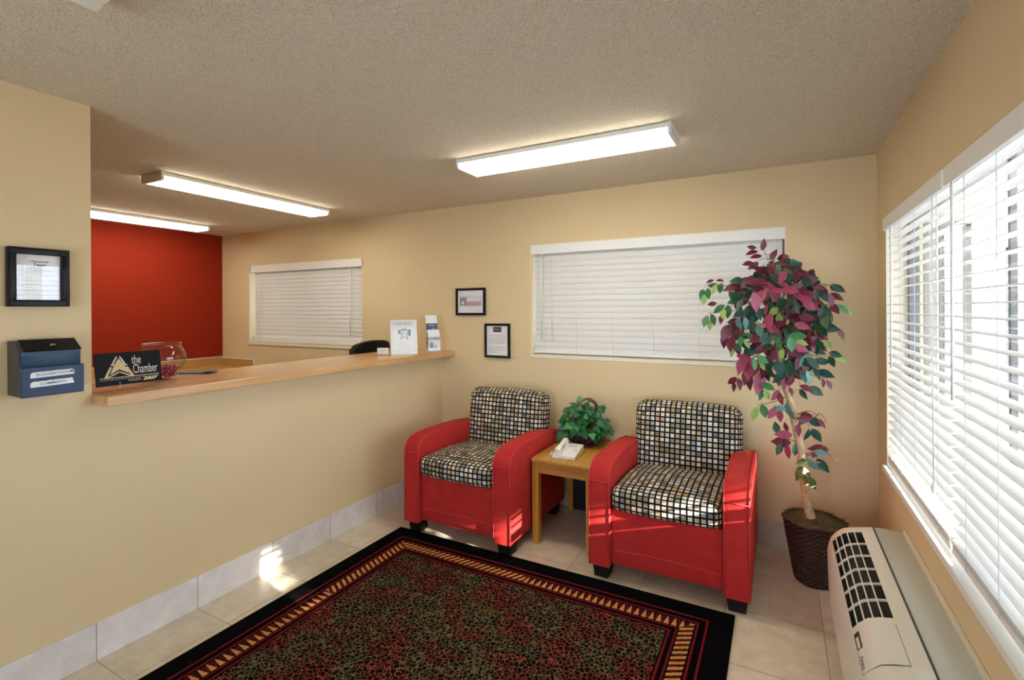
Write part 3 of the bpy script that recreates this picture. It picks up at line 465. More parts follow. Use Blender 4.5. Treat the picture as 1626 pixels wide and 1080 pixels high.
# ------------------------------------------------------------------ blinds
def blind(label, W, zt, zb, tilt, loc, rz, cords, wand, wand_len, pitch=.0445, depth=.05, stack=0, valh=.072, rail_h=.02, lift=None, group=None, first=None, val_over=.0, outer_down=True):
    o = thing('window_blind', label, 'blind', loc, rz, group)
    v = MB(); v.box(-val_over, W+val_over, -.030, -.018, zt-valh, zt, bev=.002)
    for x in (-val_over, W+val_over-.012): v.box(x, x+.012, -.018, .03, zt-valh, zt)
    v.build('valance', 'blind', o)
    h = MB(); h.box(.012, W-.012, -.012, .035, zt-.045, zt-.003); h.build('headrail', 'blind', o)
    s = MB(); cy = .012; th = .0016
    def slat(z, tl):
        c, n = math.cos(tl), math.sin(tl); prof = []
        for k in range(5):
            a = (k/4-.5)*depth; cam = .0035*(1-(2*k/4-1)**2)
            prof.append((cy+a*c-cam*n, z+a*n+cam*c))
        low = [(y+th*n, z-th*c) for y, z in prof]
        for A, B in zip(prof, prof[1:]): s.quad([(0.004, A[0], A[1]), (W-.004, A[0], A[1]), (W-.004, B[0], B[1]), (.004, B[0], B[1])])
        for A, B in zip(low, low[1:]): s.quad([(0.004, A[0], A[1]), (.004, B[0], B[1]), (W-.004, B[0], B[1]), (W-.004, A[0], A[1])])
        for P, Q in ((prof[0], low[0]), (low[-1], prof[-1])): s.quad([(.004, P[0], P[1]), (.004, Q[0], Q[1]), (W-.004, Q[0], Q[1]), (W-.004, P[0], P[1])])
    z = zt-.062; zlow = (first if first else zb+rail_h+.016)
    ns = round((z-zlow)/pitch)
    for k in range(ns+1): slat(z-(z-zlow)*k/ns, tilt)
    for k in range(stack): slat(zb+rail_h+.004+k*.0075, R(2)*(k % 2))
    s.build('slats', 'slat', o, recalc=False, smooth=60)
    r = MB(); r.box(.004, W-.004, cy-.025, cy+.025, zb, zb+rail_h, bev=.004); r.build('bottom_rail', 'blind', o)
    for x in cords:
        c = MB()
        for yy in (cy-.027, cy+.027): c.tube([(x, yy, zt-.04), (x, yy, (zt+zb)/2), (x, yy, zb+.006)], .0011, 5)
        c.build('ladder_cord', 'cord', o)
    if wand is not None:
        w = MB(); w.tube([(wand, -.024, zt-valh+.01), (wand+.001, -.026, zt-valh-wand_len)], .0048, 6); w.tube([(wand, -.024, zt-valh+.02), (wand, -.015, zt-valh+.03)], .003, 6); w.build('tilt_wand', 'blind', o)
    if lift:
        x, ln = lift; c = MB(); c.tube([(x, -.022, zt-.03), (x+.004, -.026, zt-ln*.5), (x+.012, -.024, zt-ln)], .0013, 5); c.tube([(x+.012, -.022, zt-.03), (x+.016, -.026, zt-ln*.5), (x+.020, -.024, zt-ln)], .0013, 5)
        c.lathe([(0, .03), (.005, .028), (.008, 0), (.006, -.006), (0, -.006)], (x+.016, -.024, zt-ln-.02), 10); c.build('lift_cord', 'cord', o)
    return o
# closed blinds in the back wall (room edge of each slat turned down)
bw = BIG[1]-BIG[0]
blind('wide closed white blind in the back window, behind the ficus tree', bw-.03, BIG[3]-.006-1.165, .016, R(76), (BIG[0]+.015, YB+.030, 1.165), 0,
      [.10, .37, .66, .96, 1.27, 1.58], .075, .68, pitch=.0445, depth=.054, val_over=.012, lift=(.155, .74), rail_h=.018)
sw = SMALL[1]-SMALL[0]
blind('smaller closed white blind on the office window nearest the red wall', sw-.09, SMALL[3]-.006-1.165, .012, R(76), (SMALL[0]+.06, YB+.030, 1.165), 0,
      [.12, 1.60], 1.56, .70, pitch=.0445, depth=.054, val_over=.04, lift=(.10, .72), rail_h=.055, valh=.080)
# open blinds in the right wall: far section and near section
SPL = 2.20
blind('open white blind section of the right window, next to the room corner', RWIN[1]-.035-SPL-.008, 2.012, .697, R(2), (XR+.012, RWIN[1]-.035, 0), -PI/2,
      [.10, .34, .62, .96], .185, .72, stack=4, first=.79, valh=.064, lift=(.93, 1.14))
blind('open white blind section of the right window above the wall air conditioner, nearest the camera', SPL-.008-RWIN[0]-.03, 2.012, .697, R(2), (XR+.012, SPL-.008, 0), -PI/2,
      [.16, .42, .74, 1.02], .075, .72, stack=4, first=.79, valh=.064)

# ------------------------------------------------------------------ ceiling lights
def fixture(label, L, loc, rz, lit=True):
    o = thing('ceiling_light', label, 'ceiling light', loc, rz, None)
    W, D = .232, .056
    h = MB(); h.box(0, L, 0, W, -.027, -.002, bev=.002); h.build('housing', 'white_paint', o)
    d = MB(); prof = [(.006, -.027), (.006, -.046), (.011, -.054), (.020, -D), (W-.020, -D), (W-.011, -.054), (W-.006, -.046), (W-.006, -.027)]
    d.prism(prof, .010, L-.010, 'x'); d.build('diffuser', 'lamp' if lit else 'lamp_off', o, smooth=50)
    pe = [(-.002, 0), (-.002, -.046), (.008, -D-.002), (W-.008, -D-.002), (W+.002, -.046), (W+.002, 0)]
    for a, c in ((-.006, .010), (L-.010, L+.006)):
        e = MB(); e.prism(pe, a, c, 'x'); e.build('end_cap', 'white_paint', o)
    return o
fixture('lit white fluorescent ceiling light above the waiting chairs', 1.24, (-1.695, 2.452, H), 0)
fixture('lit white fluorescent ceiling light over the reception counter', 1.37, (-3.485, 1.725, H), PI/2+R(1.5))
fixture('lit white fluorescent ceiling light closest to the red wall', 1.30, (-5.255, 1.76, H), PI/2+R(1))
fixture('unlit white ceiling light cut off at the top left of the picture', 1.24, (-1.68, .443, H), 0, False)

# ------------------------------------------------------------------ reception counter top and office worktop
b = MB(); b.box(XC-.41, XC+.137, PY+.001, YB-.002, 1.131, 1.172, bev=.003)
o = b.build('reception_counter', 'oak_counter'); tag(o, 'long oak reception counter top with a square front edge, on the half wall', 'counter')
o = thing('office_worktop', 'low oak worktop with splashbacks along the red wall', 'worktop', (XL, 0, 0))
b = MB(); b.box(.002, .62, .6, YB-.002, .845, .88, bev=.003); b.build('worktop', 'oak_office', o)
b = MB(); b.box(.002, .022, .6, YB-.002, .88, .978); b.build('splashback', 'oak_office', o)
b = MB(); b.box(.022, .62, YB-.022, YB-.002, .88, .966); b.build('side_splash', wood('oak_splash_wood', (.42, .22, .06), (.58, .34, .11), .3, 0), o)
b = MB(); b.box(.002, .026, .6, YB-.002, .978, .985); b.box(.022, .628, YB-.026, YB-.002, .966, .972); b.box(.620, .628, YB-.026, YB-.002, .88, .966); part(b.build('trim_strip', 'white_paint', o), 'white strip along the splashback top')
b = MB(); b.box(.002, .57, .62, YB-.002, .10, .845); b.box(.002, .52, .62, YB-.002, 0, .10); b.build('cabinet', 'oak_office', o)
for k in range(4):
    y0 = .66+k*.73; d = MB(); d.box(.571, .588, y0, y0+.68, .13, .82, bev=.003); dd = d.build('door', 'oak_office', o)
    h = MB(); h.tube([(.588, y0+.60, .60), (.612, y0+.60, .61), (.612, y0+.60, .71), (.588, y0+.60, .72)], .005, 8); h.build('handle', 'steel', dd)

# ------------------------------------------------------------------ pictures and box on the walls
def picture(label, W, Hh, loc, rz, border, art, depth=.022):
    o = thing('picture_frame', label, 'framed notice', loc, rz)
    f = MB(); w = border
    for (x0, x1, z0, z1) in ((0, W, 0, w), (0, W, Hh-w, Hh), (0, w, w, Hh-w), (W-w, W, w, Hh-w)): f.box(x0, x1, -depth, -.002, z0, z1, bev=.003)
    i = w*.35
    for (x0, x1, z0, z1) in ((i, W-i, i, i+.003), (i, W-i, Hh-i-.003, Hh-i), (i, i+.003, i, Hh-i), (W-i-.003, W-i, i, Hh-i)): f.box(x0, x1, -depth-.002, -depth+.001, z0, z1)
    f.build('frame', 'black_frame', o, smooth=40)
    p = MB(); p.box(w-.004, W-w+.004, -.012, -.004, w-.004, Hh-w+.004); pg = p.build('page', 'paper', o)
    a = MB(); mats = art(a, w, W-w, w, Hh-w, -.0125, pg); part(a.build('print', mats, pg, recalc=False), 'printed words and picture')
    g = MB(); g.box(w-.003, W-w+.003, -.0165, -.0150, w-.003, Hh-w+.003); g.build('glass', 'picture_glass', o)
    return o
def art_welcome(a, x0, x1, z0, z1, y, pg):
    w, h = x1-x0, z1-z0; c = x0+w*.53
    put_text(a, 'Welcome to', c-w*.20, c+w*.20, z0+h*.835, z0+h*.875, y, 0, .012)
    put_text(a, 'Texas', c-w*.145, c+w*.145, z0+h*.755, z0+h*.815, y, 0, .03)
    for k, (u, zz) in enumerate(((.22, .69), (.13, .64), (.30, .60))): words(a, c-w*u, c+w*u, z0+h*zz, h*.018, y, 1, k)
    for k in range(6): words(a, x0+w*.2, x0+w*(.42+.06*(k % 3)), z0+h*(.48-.07*k), h*.014, y, 1, k+9)
    return ['ink', 'ink_grey']
picture('square black framed welcome notice, on the reception wall above the blue box', .192, .236, (XC, .752, 1.559), PI/2, .027, art_welcome, .03)
def star(mb, cx, cz, r, y, mi):
    pts = [(cx+(r if k % 2 == 0 else r*.4)*math.sin(k*PI/5), y, cz+(r if k % 2 == 0 else r*.4)*math.cos(k*PI/5)) for k in range(10)]
    mb.quad(pts, mi)
def art_flag(a, x0, x1, z0, z1, y, pg):
    w, h = x1-x0, z1-z0
    X = lambda u: x0+w*u
    Z = lambda v: z0+h*v
    words(a, X(.12), X(.75), Z(.745), h*.022, y, 1, 3)
    rect(a, X(.09), X(.35), Z(.33), Z(.69), y, 1); star(a, X(.19), Z(.44), w*.075, y-.0003, 2)
    rect(a, X(.35), X(.91), Z(.33), Z(.50), y, 3)
    outline(a, X(.08), X(.92), Z(.315), Z(.70), w*.012, y-.0003, 1)
    for k in range(3): words(a, X(.40), X(.88), Z(.42+.085*k), h*.02, y-.0004, 1, 20+k)
    words(a, X(.12), X(.86), Z(.255), h*.018, y, 3, 5)
    return ['ink', 'ink_grey', 'paper', 'ink_red']
picture('small black framed pale certificate with a flag, left of the pair on the back wall', .302, .236, (-2.493, YB, 1.484), 0, .021, art_flag)
def art_letter(a, x0, x1, z0, z1, y, pg):
    w, h = x1-x0, z1-z0
    X = lambda u: x0+w*u
    Z = lambda v: z0+h*v
    lg = MB(); rect(lg, X(.30), X(.70), Z(.79), Z(.965), y, 0); words(lg, X(.40), X(.67), Z(.87), h*.022, y-.0003, 1, 2); star(lg, X(.36), Z(.885), w*.035, y-.0003, 1); part(lg.build('logo', ['ink', 'paper'], pg, recalc=False), 'dark logo panel')
    for k, u in enumerate((.90, .88, .90, .80)): words(a, X(.09), X(u), Z(.655-k*.08), h*.030, y, 1, 30+k)
    p2 = MB()
    for k, u in enumerate((.90, .90, .58)): words(p2, X(.09), X(u), Z(.26-k*.08), h*.030, y, 0, 40+k)
    part(p2.build('print', 'ink_grey', pg, recalc=False), 'lower printed paragraph')
    return ['ink', 'ink_grey', 'paper']
picture('upright black framed letter with dark logo, right of the pair on the back wall', .244, .288, (-2.199, YB, 1.127), 0, .020, art_letter)

o = thing('suggestion_box', 'blue and black suggestion box with a sloped lid, on the wall left of the counter', 'suggestion box', (XC, .757, 1.211), PI/2)
W = .190
b = MB(); b.prism([(-.002, 0), (-.115, 0), (-.115, .172), (-.060, .213), (-.002, .213)], 0, W, 'x', bev=.003, seg=2); b.build('body', 'box_side', o, smooth=35)
b = MB(); b.prism([(-.055, .2135), (-.119, .172), (-.121, .175), (-.056, .2175)], .016, W, 'x'); ld = b.build('lid', 'box_dark', o)
b = MB(); mt = Matrix.Translation((.105, -.098, .192)) @ Matrix.Rotation(R(-33), 4, 'X'); b.lathe([(0, .004), (.008, .004), (.010, 0), (.010, -.004)], (0, 0, 0), 18); bmesh.ops.transform(b.b, matrix=mt, verts=b.b.verts)
b.lathe([(0, .0012), (.003, .0012), (.003, 0)], (.105, -.1005, .196), 10); b.build('lock', 'steel', ld)
b = MB(); b.box(.004, W-.004, -.122, -.114, .112, .172, bev=.002)
arc = [(.004+ (W-.008)*k/16, .160-.012*math.sin(PI*k/16)) for k in range(17)]
b.prism(arc+[(W-.004, .1715), (.004, .1715)], -.1245, -.121, 'y'); b.build('upper_front', 'box_blue', o, smooth=35)
b = MB(); b.box(.0, W+.003, -.137, -.113, -.002, .113, bev=.003); b.build('pocket', 'box_blue', o)
for (zz, tl, txt, fr, la) in ((.082, .003, 'SUGGESTIONS', (.12, 1.0), 'upper torn white sticker'), (.046, .003, 'COMMENTS', (.20, .84), 'lower torn white sticker')):
    b = MB(); x0, x1 = .026, .160; r = random.Random(len(txt)); n = 22; up = []; lo = []
    for k in range(n+1):
        u = k/n; x = x0+(x1-x0)*u; up.append((x, zz+.011+.004*u+(r.uniform(-.0012, .0006) if k % 3 else 0))); lo.append((x, zz-.011+.004*u))
    up[-1] = (x1-.006, up[-1][1]); up.append((x1-.003, zz+.004)); up[0] = (x0+.004, up[0][1]-.002); up.insert(0, (x0, zz+.004))
    b.prism(up+lo[::-1], -.1380, -.1371, 'y'); st = part(b.build('sticker', 'label', o), la)
    b = MB(); put_text(b, txt, x0+(x1-x0)*fr[0], x0+(x1-x0)*fr[1]-.004, zz-.0045+.0007, zz+.0045+.0007, -.1384, 0, .014, slope=.035); b.build('lettering', 'ink', st, recalc=False)
    if txt[0] == 'S':
        b = MB(); b.prism([(.146, zz+.002), (.160, zz-.003), (.161, zz+.008), (.153, zz+.016), (.147, zz+.012)], -.1383, -.1381, 'y'); part(b.build('stain', 'stain', st), 'green stained corner')

# ------------------------------------------------------------------ things on the reception counter
CT = 1.172
# plaque on a clear easel
o = thing('plaque', 'black and gold membership plaque on a clear easel, left end of the counter', 'plaque', (-2.768, 1.088, CT), PI/2)
tilt = Matrix.Translation((0, 0, .014)) @ Matrix.Rotation(R(-9), 4, 'X')
PW, PH = .277, .156
b = MB(); b.box(0, PW, 0, .006, 0, PH, bev=.001); bmesh.ops.transform(b.b, matrix=tilt, verts=b.b.verts); bd = b.build('board', 'black_board', o)
a = MB(); X = lambda u: PW*u
Z = lambda v: PH*v
yy = -.0005
def bar(p, q, w0, w1, mi):
    (x0, z0), (x1, z1) = p, q; d = Vector((x1-x0, z1-z0)).normalized(); n = Vector((-d.y, d.x))
    a.quad([(x0-n.x*w0, yy, z0-n.y*w0), (x1-n.x*w1, yy, z1-n.y*w1), (x1+n.x*w1, yy, z1+n.y*w1), (x0+n.x*w0, yy, z0+n.y*w0)], mi)
# arrow head emblem
a.quad([(X(.345), yy, Z(.82)), (X(.425), yy, Z(.60)), (X(.49), yy, Z(.335)), (X(.345), yy, Z(.475)), (X(.205), yy, Z(.335)), (X(.268), yy, Z(.60))], 0)
bar((X(.135), Z(.23)), (X(.225), Z(.56)), .0055, .0045, 0); bar((X(.245), Z(.63)), (X(.318), Z(.87)), .0040, .0030, 1)
bar((X(.545), Z(.23)), (X(.455), Z(.54)), .0055, .0045, 0); bar((X(.440), Z(.60)), (X(.362), Z(.87)), .0040, .0030, 1)
bar((X(.16), Z(.245)), (X(.345), Z(.40)), .0028, .0028, 0); bar((X(.52), Z(.245)), (X(.345), Z(.40)), .0028, .0028, 0)
bar((X(.222), Z(.615)), (X(.27), Z(.615)), .0022, .0022, 1); bar((X(.425), Z(.60)), (X(.47), Z(.60)), .0022, .0022, 1)
put_text(a, 'the', X(.535), X(.68), Z(.62), Z(.88), yy, 1, .004)
put_text(a, 'Chamber', X(.55), X(.935), Z(.315), Z(.60), yy, 1, .004)
rect(a, X(.055), X(.95), Z(.225), Z(.243), yy, 1)
words(a, X(.055), X(.95), Z(.165), PH*.035, yy, 2, 77)
put_text(a, 'MEMBER', X(.47), X(.665), Z(.085), Z(.14), yy, 2, .01)
put_text(a, '2007', X(.69), X(.925), Z(.075), Z(.165), yy, 3, .03, .35)
bmesh.ops.transform(a.b, matrix=tilt, verts=a.b.verts)
part(a.build('emblem_and_lettering', ['gold', 'silver_print', plain('dim_gold_print', (.30, .24, .14), .4), 'yellow_print'], bd, recalc=False), 'gold arrow emblem and lettering')
b = MB()
for x in (.085, .195): b.prism([(-.022, 0), (.060, 0), (.075, .08), (.066, .08), (.034, .010), (-.006, .0125), (-.012, .030), (-.018, .030)], x-.0025, x+.0025, 'x')
b.box(.085, .195, .045, .049, .004, .010); part(b.build('easel', 'acrylic', o), 'clear plastic easel')

# fishbowl with red glass gems
o = thing('fishbowl', 'clear glass fishbowl holding red glass gems, behind the black plaque', 'fishbowl', (-2.915, 1.438, CT))
outp = [(.052, 0), (.060, .002), (.066, .010), (.070, .022), (.084, .045), (.102, .075), (.110, .102), (.108, .130), (.096, .160), (.086, .176), (.085, .184), (.094, .194)]
inn = [(.091, .194), (.081, .184), (.082, .175), (.092, .158), (.104, .130), (.106, .102), (.098, .077), (.080, .047), (.064, .022), (.055, .010), (0, .008)]
b = MB(); b.lathe([(0, 0)]+outp+inn, (0, 0, 0), 48); b.build('bowl', 'bowl_glass', o, smooth=60)
rg = random.Random(5); b = MB()
for k in range(330):
    z = .013+.058*rg.random(); rm = .050+ .036*min(1, z/.07)
    an, rr = rg.uniform(0, 2*PI), rm*math.sqrt(rg.random())
    r = bmesh.ops.create_icosphere(b.b, subdivisions=1, radius=rg.uniform(.005, .0075))
    bmesh.ops.transform(b.b, matrix=Matrix.Translation((rr*math.cos(an), rr*math.sin(an), z)) @ Matrix.Rotation(rg.uniform(0, 3), 4, 'X') @ Matrix.Diagonal((1, 1, .65, 1)), verts=r['verts'])
g = b.build('glass_gems', 'gem', o); g['kind'] = 'stuff'; part(g, 'ruby red glass gems')

# leaflets
o = thing('leaflet_stack', 'small stack of dark glossy leaflets lying behind the fishbowl', 'leaflets', (-3.00, 1.665, CT), R(28))
for k in range(4):
    b = MB(); pr = [(-.10+.2*i/12, .002+.0022*k+(.016*((i-8)/4)**2 if i > 8 else 0)*(1 if k > 1 else .4)) for i in range(13)]
    b.prism(pr+[(x, z-.0012) for x, z in pr[::-1]], -.045, .045, 'y'); l = b.build('leaflet', 'navy' if k != 2 else 'paper', o)
    if k == 2: part(l, 'white leaflet')
bpy.context.view_layer.update()

# business card box, notice holder, brochure holder
o = thing('card_holder', 'small white business card holder, left of the white notice on the counter', 'card holder', (-2.84, 2.966, CT), math.atan2(.043, .093))
b = MB(); b.box(0, .100, 0, .045, 0, .004); b.box(0, .100, -.003, 0, 0, .016); b.box(0, .100, .040, .045, 0, .05); b.build('holder', 'acrylic', o)
b = MB(); b.box(.004, .096, .004, .034, .005, .056); cd = b.build('cards', 'paper', o)
b = MB(); words(b, .03, .07, .036, .004, .0036, 0, 3); words(b, .03, .06, .028, .003, .0036, 0, 4); b.build('print', 'ink_grey', cd, recalc=False)

o = thing('notice_stand', 'white printed notice in a clear stand on the counter', 'notice', (-2.714, 2.995, CT), math.atan2(.175, .123))
lean = Matrix.Rotation(R(-6), 4, 'X')
def leaned(mb): bmesh.ops.transform(mb.b, matrix=lean, verts=mb.b.verts); return mb
b = MB(); b.box(0, .216, -.0035, -.0015, 0, .286); b.box(0, .216, .0015, .0035, 0, .286); leaned(b); b.prism([(0, 0), (.075, 0), (.075, .003), (0, .003)], 0, .216, 'x'); b.build('stand', 'acrylic', o)
b = MB(); b.box(.001, .215, -.0012, .0012, .003, .283); pg = leaned(b).build('page', 'paper', o)
a = MB(); W, Hh, y = .216, .286, -.0016
X = lambda u: W*u
Z = lambda v: Hh*v
outline(a, X(.09), X(.925), Z(.05), Z(.94), .0012, y, 1)
words(a, X(.13), X(.86), Z(.885), .0085, y, 1, 1); words(a, X(.20), X(.82), Z(.85), .0075, y, 1, 2)
outline(a, X(.385), X(.645), Z(.49), Z(.705), .005, y, 0); rect(a, X(.385), X(.645), Z(.595), Z(.612), y, 0); rect(a, X(.42), X(.62), Z(.71), Z(.735), y, 1)
words(a, X(.45), X(.58), Z(.645), .006, y, 0, 6); words(a, X(.42), X(.61), Z(.54), .006, y, 0, 7)
rect(a, X(.285), X(.365), Z(.595), Z(.705), y, 0); rect(a, X(.665), X(.755), Z(.53), Z(.71), y, 0)
for u in (.41, .62): a.quad([(X(u)+.006*math.cos(k*PI/6), y, Z(.455)+.006*math.sin(k*PI/6)) for k in range(12)], 0)
for k, (p, q, v) in enumerate(((.32, .62, .34), (.32, .62, .30), (.33, .66, .245), (.34, .72, .20), (.20, .80, .135), (.18, .82, .10))): words(a, X(p), X(q), Z(v), .0042, y, 2, 50+k)
leaned(a); a.build('print', ['ink_blue', 'ink_grey', plain('light_grey_ink', (.55, .55, .58), .6)], pg, recalc=False)

o = thing('brochure_holder', 'clear two-tier brochure holder standing at the counter end by the wall', 'brochure holder', (-2.615, 3.330, CT), math.atan2(.115, .082)); o.location.z += .009
lean = Matrix.Rotation(R(-7), 4, 'X')
b = MB(); b.box(0, .108, .055, .058, 0, .30); leaned(b)
b.box(-.002, .110, -.040, .075, -.009, .004)
b.box(-.002, .0, -.040, .055, 0, .12); b.box(.108, .110, -.040, .055, 0, .12); b.box(-.002, .110, -.040, -.037, 0, .10); b.box(0, .108, .014, .017, 0, .17); b.box(0, .108, -.0385, -.0375, 0, .085); b.build('rack', 'acrylic', o)
def brochure(x0, y0, z0, w, h, n, rear):
    b = MB()
    for k in range(n): b.box(x0, x0+w, y0+k*.0035, y0+k*.0035+.0025, z0, z0+h+(.022 if k > n-3 else 0))
    leaned(b); pk = b.build('brochure_pack', 'paper', o)
    a = MB(); y = y0-.0006
    X = lambda u: x0+w*u
    Z = lambda v: z0+h*v
    if rear:
        rect(a, X(0), X(1), Z(.62), Z(.82), y, 0); words(a, X(.25), X(.78), Z(.745), .009, y-.0003, 3, 61); words(a, X(.5), X(.85), Z(.66), .007, y-.0003, 3, 62)
        rect(a, X(0), X(1), Z(.10), Z(.60), y, 2)
        a.quad([(X(.3)+.020*math.cos(k*PI/6), y-.0003, Z(.50)+.020*math.sin(k*PI/6)) for k in range(12)], 1)
        rect(a, X(.0), X(.3), Z(.2), Z(.42), y-.0003, 1)
    else:
        rect(a, X(0), X(1), Z(.56), Z(.72), y, 0); words(a, X(.1), X(.5), Z(.62), .008, y-.0003, 3, 63)
        rect(a, X(0), X(1), Z(.12), Z(.54), y, 2)
        a.quad([(X(.05), y-.0003, Z(.30)), (X(.12), y-.0003, Z(.13)), (X(.40), y-.0003, Z(.13)), (X(.46), y-.0003, Z(.33)), (X(.36), y-.0003, Z(.46)), (X(.16), y-.0003, Z(.46))], 1)
        rect(a, X(.56), X(.66), Z(.14), Z(.28), y-.0003, 4)
    leaned(a)
    a.build('print', ['navy' if rear else 'ink_grey', 'maroon', 'skin_print' if rear else 'paper_grey', 'paper', 'ink'], pk, recalc=False)
brochure(.003, .022, .006, .100, .285, 6, True)
brochure(.003, -.033, .006, .100, .155, 6, False)

# office chair behind the counter
o = thing('office_chair', 'black office chair behind the counter, only its backrest top showing', 'office chair', (-3.42, 3.285, 0), R(-84))
b = MB(); b.lathe([(0, .075), (.03, .075), (.03, .42), (0, .42)], seg=16)
for k in range(5):
    an = k*2*PI/5; b.tube([(0, 0, .085), (.15*math.cos(an), .15*math.sin(an), .085), (.25*math.cos(an), .25*math.sin(an), .065)], [.022, .02, .015])
    b.lathe([(0, .055), (.02, .045), (.026, .026), (.02, .008), (0, 0)], (.25*math.cos(an), .25*math.sin(an), 0), 12)
b.build('base', 'black', o, smooth=40)
b = MB(); b.box(-.225, .225, -.26, .22, .43, .53, bev=.045, seg=4); b.build('seat', 'black_fabric', o, smooth=50)
b = MB(); n = 14; prof = []
for k in range(n+1):
    u = -1+2*k/n; prof.append((u*.25, .235-.05*u*u))
zt = [1.262-.045*abs(-1+2*k/n)**2.4-(.03 if k in (0, n) else 0) for k in range(n+1)]
F = [[b.b.verts.new((x, y-(.028 if ring else -.028), z)) for (x, y), z in zip(prof, zs)] for ring, zs in ((0, [.58]*(n+1)), (0, zt), (1, zt), (1, [.58]*(n+1)))]
for A, B in zip(F, F[1:]+F[:1]):
    for k in range(n): b.b.faces.new([A[k], A[k+1], B[k+1], B[k]])
for k in (0, n): b.b.faces.new([F[j][k] for j in range(4)])
es = [e for e in b.b.edges if len(e.link_faces) == 2 and e.calc_face_angle(0) > 1.0]
bmesh.ops.bevel(b.b, geom=es, offset=.014, segments=3, affect='EDGES'); b.build('backrest', 'black_fabric', o, smooth=50)
b = MB(); b.box(-.03, .03, .20, .235, .46, .75, bev=.006); b.build('back_bracket', 'black', o)
for s in (-1, 1):
    b = MB(); b.tube([(s*.20, .12, .48), (s*.245, .12, .52), (s*.245, .12, .70), (s*.245, -.14, .70)], .014); b.box(s*.245-.025, s*.245+.025, -.16, .14, .70, .725, bev=.01); b.build('armrest', 'black', o, smooth=40)

# ------------------------------------------------------------------ rug
HX, HY = 1.074, 1.60
b = MB(); b.box(-HX, HX, -HY, HY, 0, .011, bev=.004)
o = b.build('rug', rugmat(HX, HY)); o.location = (-1.270, 2.676-HY, .0005); tag(o, 'black rug with red and gold border around a speckled centre, on the tiles', 'rug')

# ------------------------------------------------------------------ armchairs
def rbox(mb, c, s, r, deform=None, n=22, rot=0.0, uvo=(0, 0)):
    uvl = mb.b.loops.layers.uv.verify(); hx, hy, hz = s; cx, cy, cz = c
    mr = Matrix.Rotation(rot, 3, 'X')
    def surf(p):
        q = Vector([max(-h+r, min(h-r, v)) for v, h in zip(p, (hx, hy, hz))]); d = p-q
        if d.length > 1e-9: d = d.normalized()*r
        v = q+d
        return v
    for ax in range(3):
        for sg in (-1, 1):
            u, v = [(1, 2), (0, 2), (0, 1)][ax]; hs = (hx, hy, hz); g = []
            for i in range(n+1):
                row = []
                for k in range(n+1):
                    p = Vector((0, 0, 0)); p[ax] = sg*hs[ax]; p[u] = hs[u]*(-1+2*i/n); p[v] = hs[v]*(-1+2*k/n)
                    w = surf(p)
                    if ax == 1: uv = (p.x, p.z if sg < 0 else 4*hy+4*hz-p.z)
                    elif ax == 2: uv = (p.x, (hz+hy+p.y) if sg > 0 else -hz-hy-p.y)
                    else: uv = (sg*(hx+hy+p.y), p.z)
                    if deform: w = deform(w)
                    w = mr @ w
                    row.append((mb.b.verts.new((cx+w.x, cy+w.y, cz+w.z)), (uv[0]+uvo[0], uv[1]+uvo[1])))
                g.append(row)
            for i in range(n):
                for k in range(n):
                    q = [g[i][k], g[i+1][k], g[i+1][k+1], g[i][k+1]]
                    f = mb.b.faces.new([t[0] for t in q]); f.smooth = True
                    for lp, t in zip(f.loops, q): lp[uvl].uv = t[1]
    bmesh.ops.remove_doubles(mb.b, verts=mb.b.verts, dist=1e-5)
